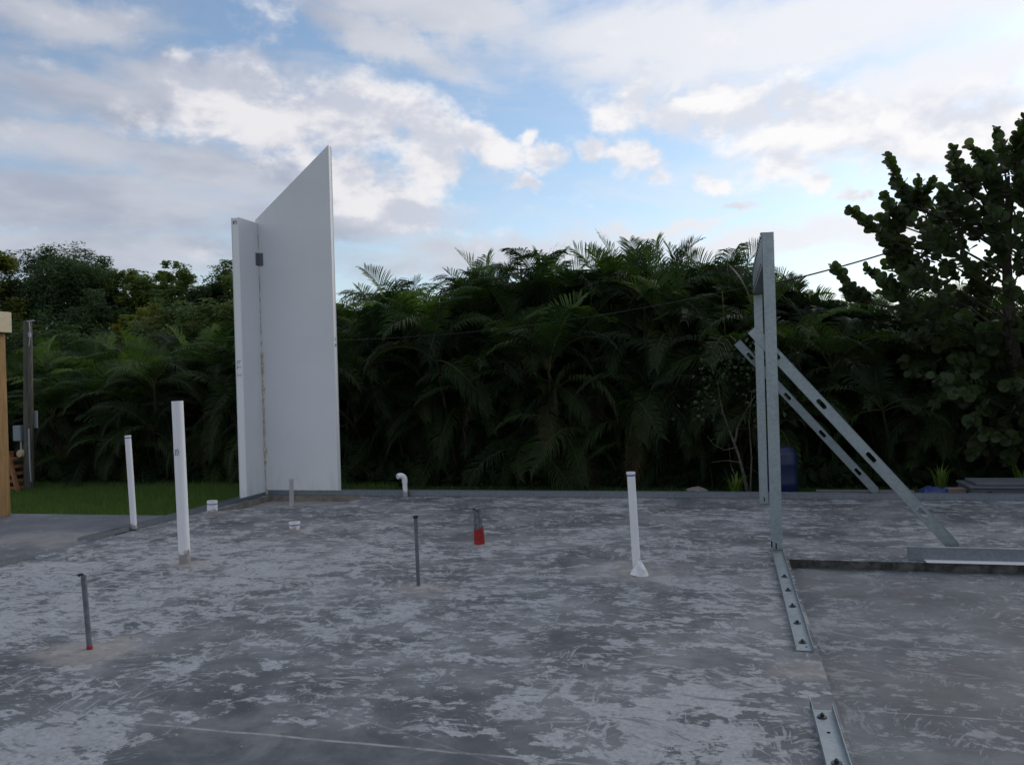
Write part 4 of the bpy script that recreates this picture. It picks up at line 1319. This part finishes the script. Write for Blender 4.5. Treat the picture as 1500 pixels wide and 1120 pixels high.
def sprig(b, tip, pri, size=0.135, count=None):
    b, tip = Vector(b), Vector(tip)
    L = (tip - b).length
    ax = (tip - b).normalized()
    mid = b.lerp(tip, 0.5) + Vector((0, 0, -0.05 * L))
    twigs.tube([b, mid, tip], [0.012, 0.009, 0.005], 5)
    k = count or max(9, int(L / 0.022))
    s1 = ax.cross(Vector((0, 0, 1)))
    s1 = s1.normalized() if s1.length > 0.05 else Vector((1, 0, 0))
    for i in range(k):
        s = 0.08 + 0.92 * i / max(1, k - 1)
        p = b.lerp(mid, s * 2) if s < 0.5 else mid.lerp(tip, s * 2 - 1)
        ang = i * 2.4 + gr.uniform(-.5, .5)
        s2 = s1.cross(ax)
        out = s1 * math.cos(ang) + s2 * math.sin(ang)
        x = (out * 0.9 + ax * (0.5 + 0.5 * s) + Vector((gr.uniform(-.3, .3), gr.uniform(-.3, .3), gr.uniform(-.2, .3)))).normalized()
        nrm = (ax * 0.9 + Vector((gr.uniform(-.6, .6), -0.75 + gr.uniform(-.6, .6), 0.35 + gr.uniform(-.5, .5)))).normalized()
        y = nrm.cross(x)
        if y.length < 0.05:
            continue
        y.normalize()
        n_ = x.cross(y)
        sz = size * gr.uniform(0.55, 1.2) * (1 - 0.35 * max(0, s - 0.7) / 0.3)
        M = Matrix(((x.x * sz, y.x * sz, n_.x * sz, p.x), (x.y * sz, y.y * sz, n_.y * sz, p.y), (x.z * sz, y.z * sz, n_.z * sz, p.z), (0, 0, 0, 1)))
        leaves.append((pri + gr.random(), M))


for b, tip in SPRIGS:
    sprig(b, tip, 10)
    sprig(Vector(b) + Vector((gr.uniform(-.1, .2), gr.uniform(.1, .4), gr.uniform(-.2, .0))), Vector(tip).lerp(Vector(b), 0.45) + Vector((gr.uniform(-.12, .15), gr.uniform(0, .3), gr.uniform(-.12, .08))), 4)
cnt = 0
while cnt < 640:
    x, z = gr.uniform(2.0, 5.6), gr.uniform(0.1, 4.6)
    if not inside(x, z):
        continue
    gap = 2.35 < z < 3.1 and x < 4.2                  # the thin band where sky shows through
    if gap and gr.random() < 0.45:
        continue
    if math.sin(x * 7.1 + 1.3) * math.sin(z * 8.3 + x * 2) > 0.35 and z > 2.0:
        continue
    if z < 2.0 and gr.random() < 0.25:
        continue
    y = 12.1 + gr.uniform(-.9, .9)
    d = Vector((x - 3.9, (y - 12.1) * 1.2, (z - 2.0) * 0.9)).normalized() + Vector((gr.uniform(-.5, .5), gr.uniform(-.5, .5), gr.uniform(-.1, .8)))
    d.normalize()
    L = gr.uniform(0.28, 0.5)
    p = Vector((x, y, z))
    sprig(p - d * L * 0.5, p + d * L * 0.5, 6 - (y - 11.2) * 3, count=gr.randint(8, 13))
    cnt += 1
# boughs
bo = MB()
for b, tip in SPRIGS:
    b = Vector(b)
    st = Vector((3.62, 12.05, max(1.3, min(3.3, b.z - 0.75))))
    bo.tube([st, st.lerp(b, 0.5) + Vector((0, 0, 0.07)), b], [0.018, 0.013, 0.009], 6)
bo.obj('bough', 'bark', t)
tw = twigs.obj('twigs', 'bark', t)
tw['kind'] = 'stuff'
leaves.sort(key=lambda q: -q[0])
for pri, M in leaves[:290]:
    o = bpy.data.objects.new('leaf', leaf_me)
    col.objects.link(o)
    o.parent = t
    o.matrix_local = Matrix.Translation(-t.location) @ M
rest = leaves[290:]
V, F_ = [], []
for i, (pri, M) in enumerate(rest):
    A = np.array(M)
    V.append(lv @ A[:3, :3].T + A[:3, 3] - np.array(t.location))
    F_.append(lf + i * len(lv))
o = bpy.data.objects.new('foliage', np_mesh('foliage', np.concatenate(V), np.concatenate(F_), 'seagrape_leaf'))
o.data.polygons.foreach_set('use_smooth', [True] * len(o.data.polygons))
col.objects.link(o); o.parent = t; o['kind'] = 'stuff'

# ------------------------------------------------------------------ small tree with pale forked trunk, weeds
t = thing('small_tree', (0.21, 11.4, GZ), 'thin small tree with pale forked trunk and sparse leaves before the hedge', 'tree')
m = MB()
for path, r0 in (([(0.21, 11.4, GZ), (0.17, 11.4, 0.05), (0.10, 11.4, 0.36), (0.0, 11.4, 0.66), (-0.09, 11.42, 0.91), (-0.15, 11.45, 1.35)], 0.026),
                 ([(0.06, 11.4, 0.52), (0.10, 11.38, 0.73), (0.2, 11.36, 0.92), (0.34, 11.35, 1.15)], 0.017),
                 ([(0.07, 11.4, 0.45), (-0.08, 11.36, 0.42), (-0.22, 11.34, 0.50), (-0.3, 11.33, 0.62)], 0.009),
                 ([(-0.02, 11.4, 0.72), (-0.1, 11.36, 1.0), (-0.3, 11.34, 1.12)], 0.009),
                 ([(0.13, 11.4, 0.25), (-0.05, 11.37, 0.28), (-0.25, 11.34, 0.26)], 0.008),
                 ([(0.24, 11.4, GZ), (0.27, 11.4, 0.3), (0.25, 11.42, 0.8), (0.3, 11.4, 1.2)], 0.014),
                 ([(0.14, 11.4, GZ), (0.0, 11.42, 0.2), (-0.02, 11.42, 0.5)], 0.008)):
    m.tube(path, [r0 * (1 - 0.7 * i / (len(path) - 1)) for i in range(len(path))], 7)
m.obj('trunk', 'bark_pale', t)
g = np.random.default_rng(31)
cl = np.array([(-0.2, 11.4, 1.4), (-0.32, 11.35, 1.15), (0.1, 11.38, 1.5), (0.35, 11.35, 1.25), (-0.05, 11.4, 1.62), (0.3, 11.4, 1.55), (-0.35, 11.35, 0.9), (0.28, 11.38, 0.95), (0.45, 11.4, 1.7)])
pk = g.integers(0, len(cl), 420)
C = cl[pk] + g.normal(size=(420, 3)) * np.array([0.15, 0.13, 0.11])
v, f = leaf_cloud(C - np.array(t.location), g.normal(size=(420, 3)) + np.array([0, -.4, .6]), 0.045, 1.5, seed=32)
o = bpy.data.objects.new('crown', np_mesh('crown', v, f, 'shrub_leaf')); col.objects.link(o); o.parent = t


def weed(x, y, h, label, k):
    m = MB()
    g = random.Random(k)
    for i in range(26):
        a = g.uniform(0, 6.28); L = h * g.uniform(.5, 1.1); w = 0.012
        d = Vector((math.cos(a), math.sin(a), 0)); s = Vector((-d.y, d.x, 0)) * w
        b = Vector((x, y, GZ)) + d * 0.05 * g.random(); m1 = b + d * L * 0.18 + Vector((0, 0, L * .65)); tp = b + d * L * 0.45 + Vector((0, 0, L * .85))
        m.add([b - s, b + s, m1 + s, m1 - s, tp], [(0, 1, 2, 3), (3, 2, 4)])
    tag(m.obj('weed', 'weed_leaf'), label, 'weed', 'bright weeds at the hedge foot')


weed(2.60, 11.6, 0.42, 'bright green weed behind the pile of pinkish boards', 1)
weed(3.55, 11.6, 0.55, 'bright green weed behind the grey chest at right', 2)
weed(0.05, 11.1, 0.35, 'green weed beside the pale forked trunk', 3)

# ------------------------------------------------------------------ lawn between patio and hedge
def blades(n, x0, x1, y0, y1, hmin, hmax, seed):
    g = np.random.default_rng(seed)
    c = np.stack([g.uniform(x0, x1, n), g.uniform(y0, y1, n), np.full(n, GZ)], 1)
    a = g.uniform(0, 2 * PI, n)
    h = g.uniform(hmin, hmax, n)[:, None]
    s = np.stack([np.cos(a), np.sin(a), np.zeros(n)], 1) * 0.006
    lean = np.stack([np.cos(a + 1.3), np.sin(a + 1.3), np.zeros(n)], 1) * g.uniform(0.1, 0.6, n)[:, None]
    v = np.empty((n, 3, 3))
    v[:, 0] = c - s; v[:, 1] = c + s; v[:, 2] = c + lean * h + np.array([0, 0, 1]) * h
    return v.reshape(-1, 3), np.arange(3 * n).reshape(-1, 3)


v, f = blades(90000, -15.5, -5.0, 8.35, 13.2, 0.04, 0.11, 5)
keep = ~((v[:, 0] > -6.25) & (v[:, 1] < 10.0))
kf = keep.reshape(-1, 3).all(1)
f = f[kf]
o = bpy.data.objects.new('lawn_grass', np_mesh('lawn_grass', v, f, 'grass_blade'))
col.objects.link(o)
tag(o, 'short green lawn grass between the patio and the hedge', 'grass', kind='stuff')
v, f = blades(9000, -5.0, 6.0, 10.1, 13.0, 0.02, 0.07, 6)
o = bpy.data.objects.new('yard_grass', np_mesh('yard_grass', v, f, 'grass_blade'))
col.objects.link(o)
tag(o, 'rough grass in the shaded strip behind the slab', 'grass', kind='stuff')
# crumbs and pebbles on the slab
m = MB()
for _ in range(140):
    x, y, r = random.uniform(-5.8, 0.2), random.uniform(2.6, 9.5), random.uniform(0.002, 0.006)
    if x < -4.5 and y > 8.3: continue
    m.tube([(x, y, 0), (x, y, r), (x, y, r * 1.5)], [r, r * 1.1, r * .4], 5, smooth=False)
tag(m.obj('mortar_crumbs', 'recess'), 'tiny loose crumbs of mortar scattered over the slab', 'crumbs', kind='stuff')
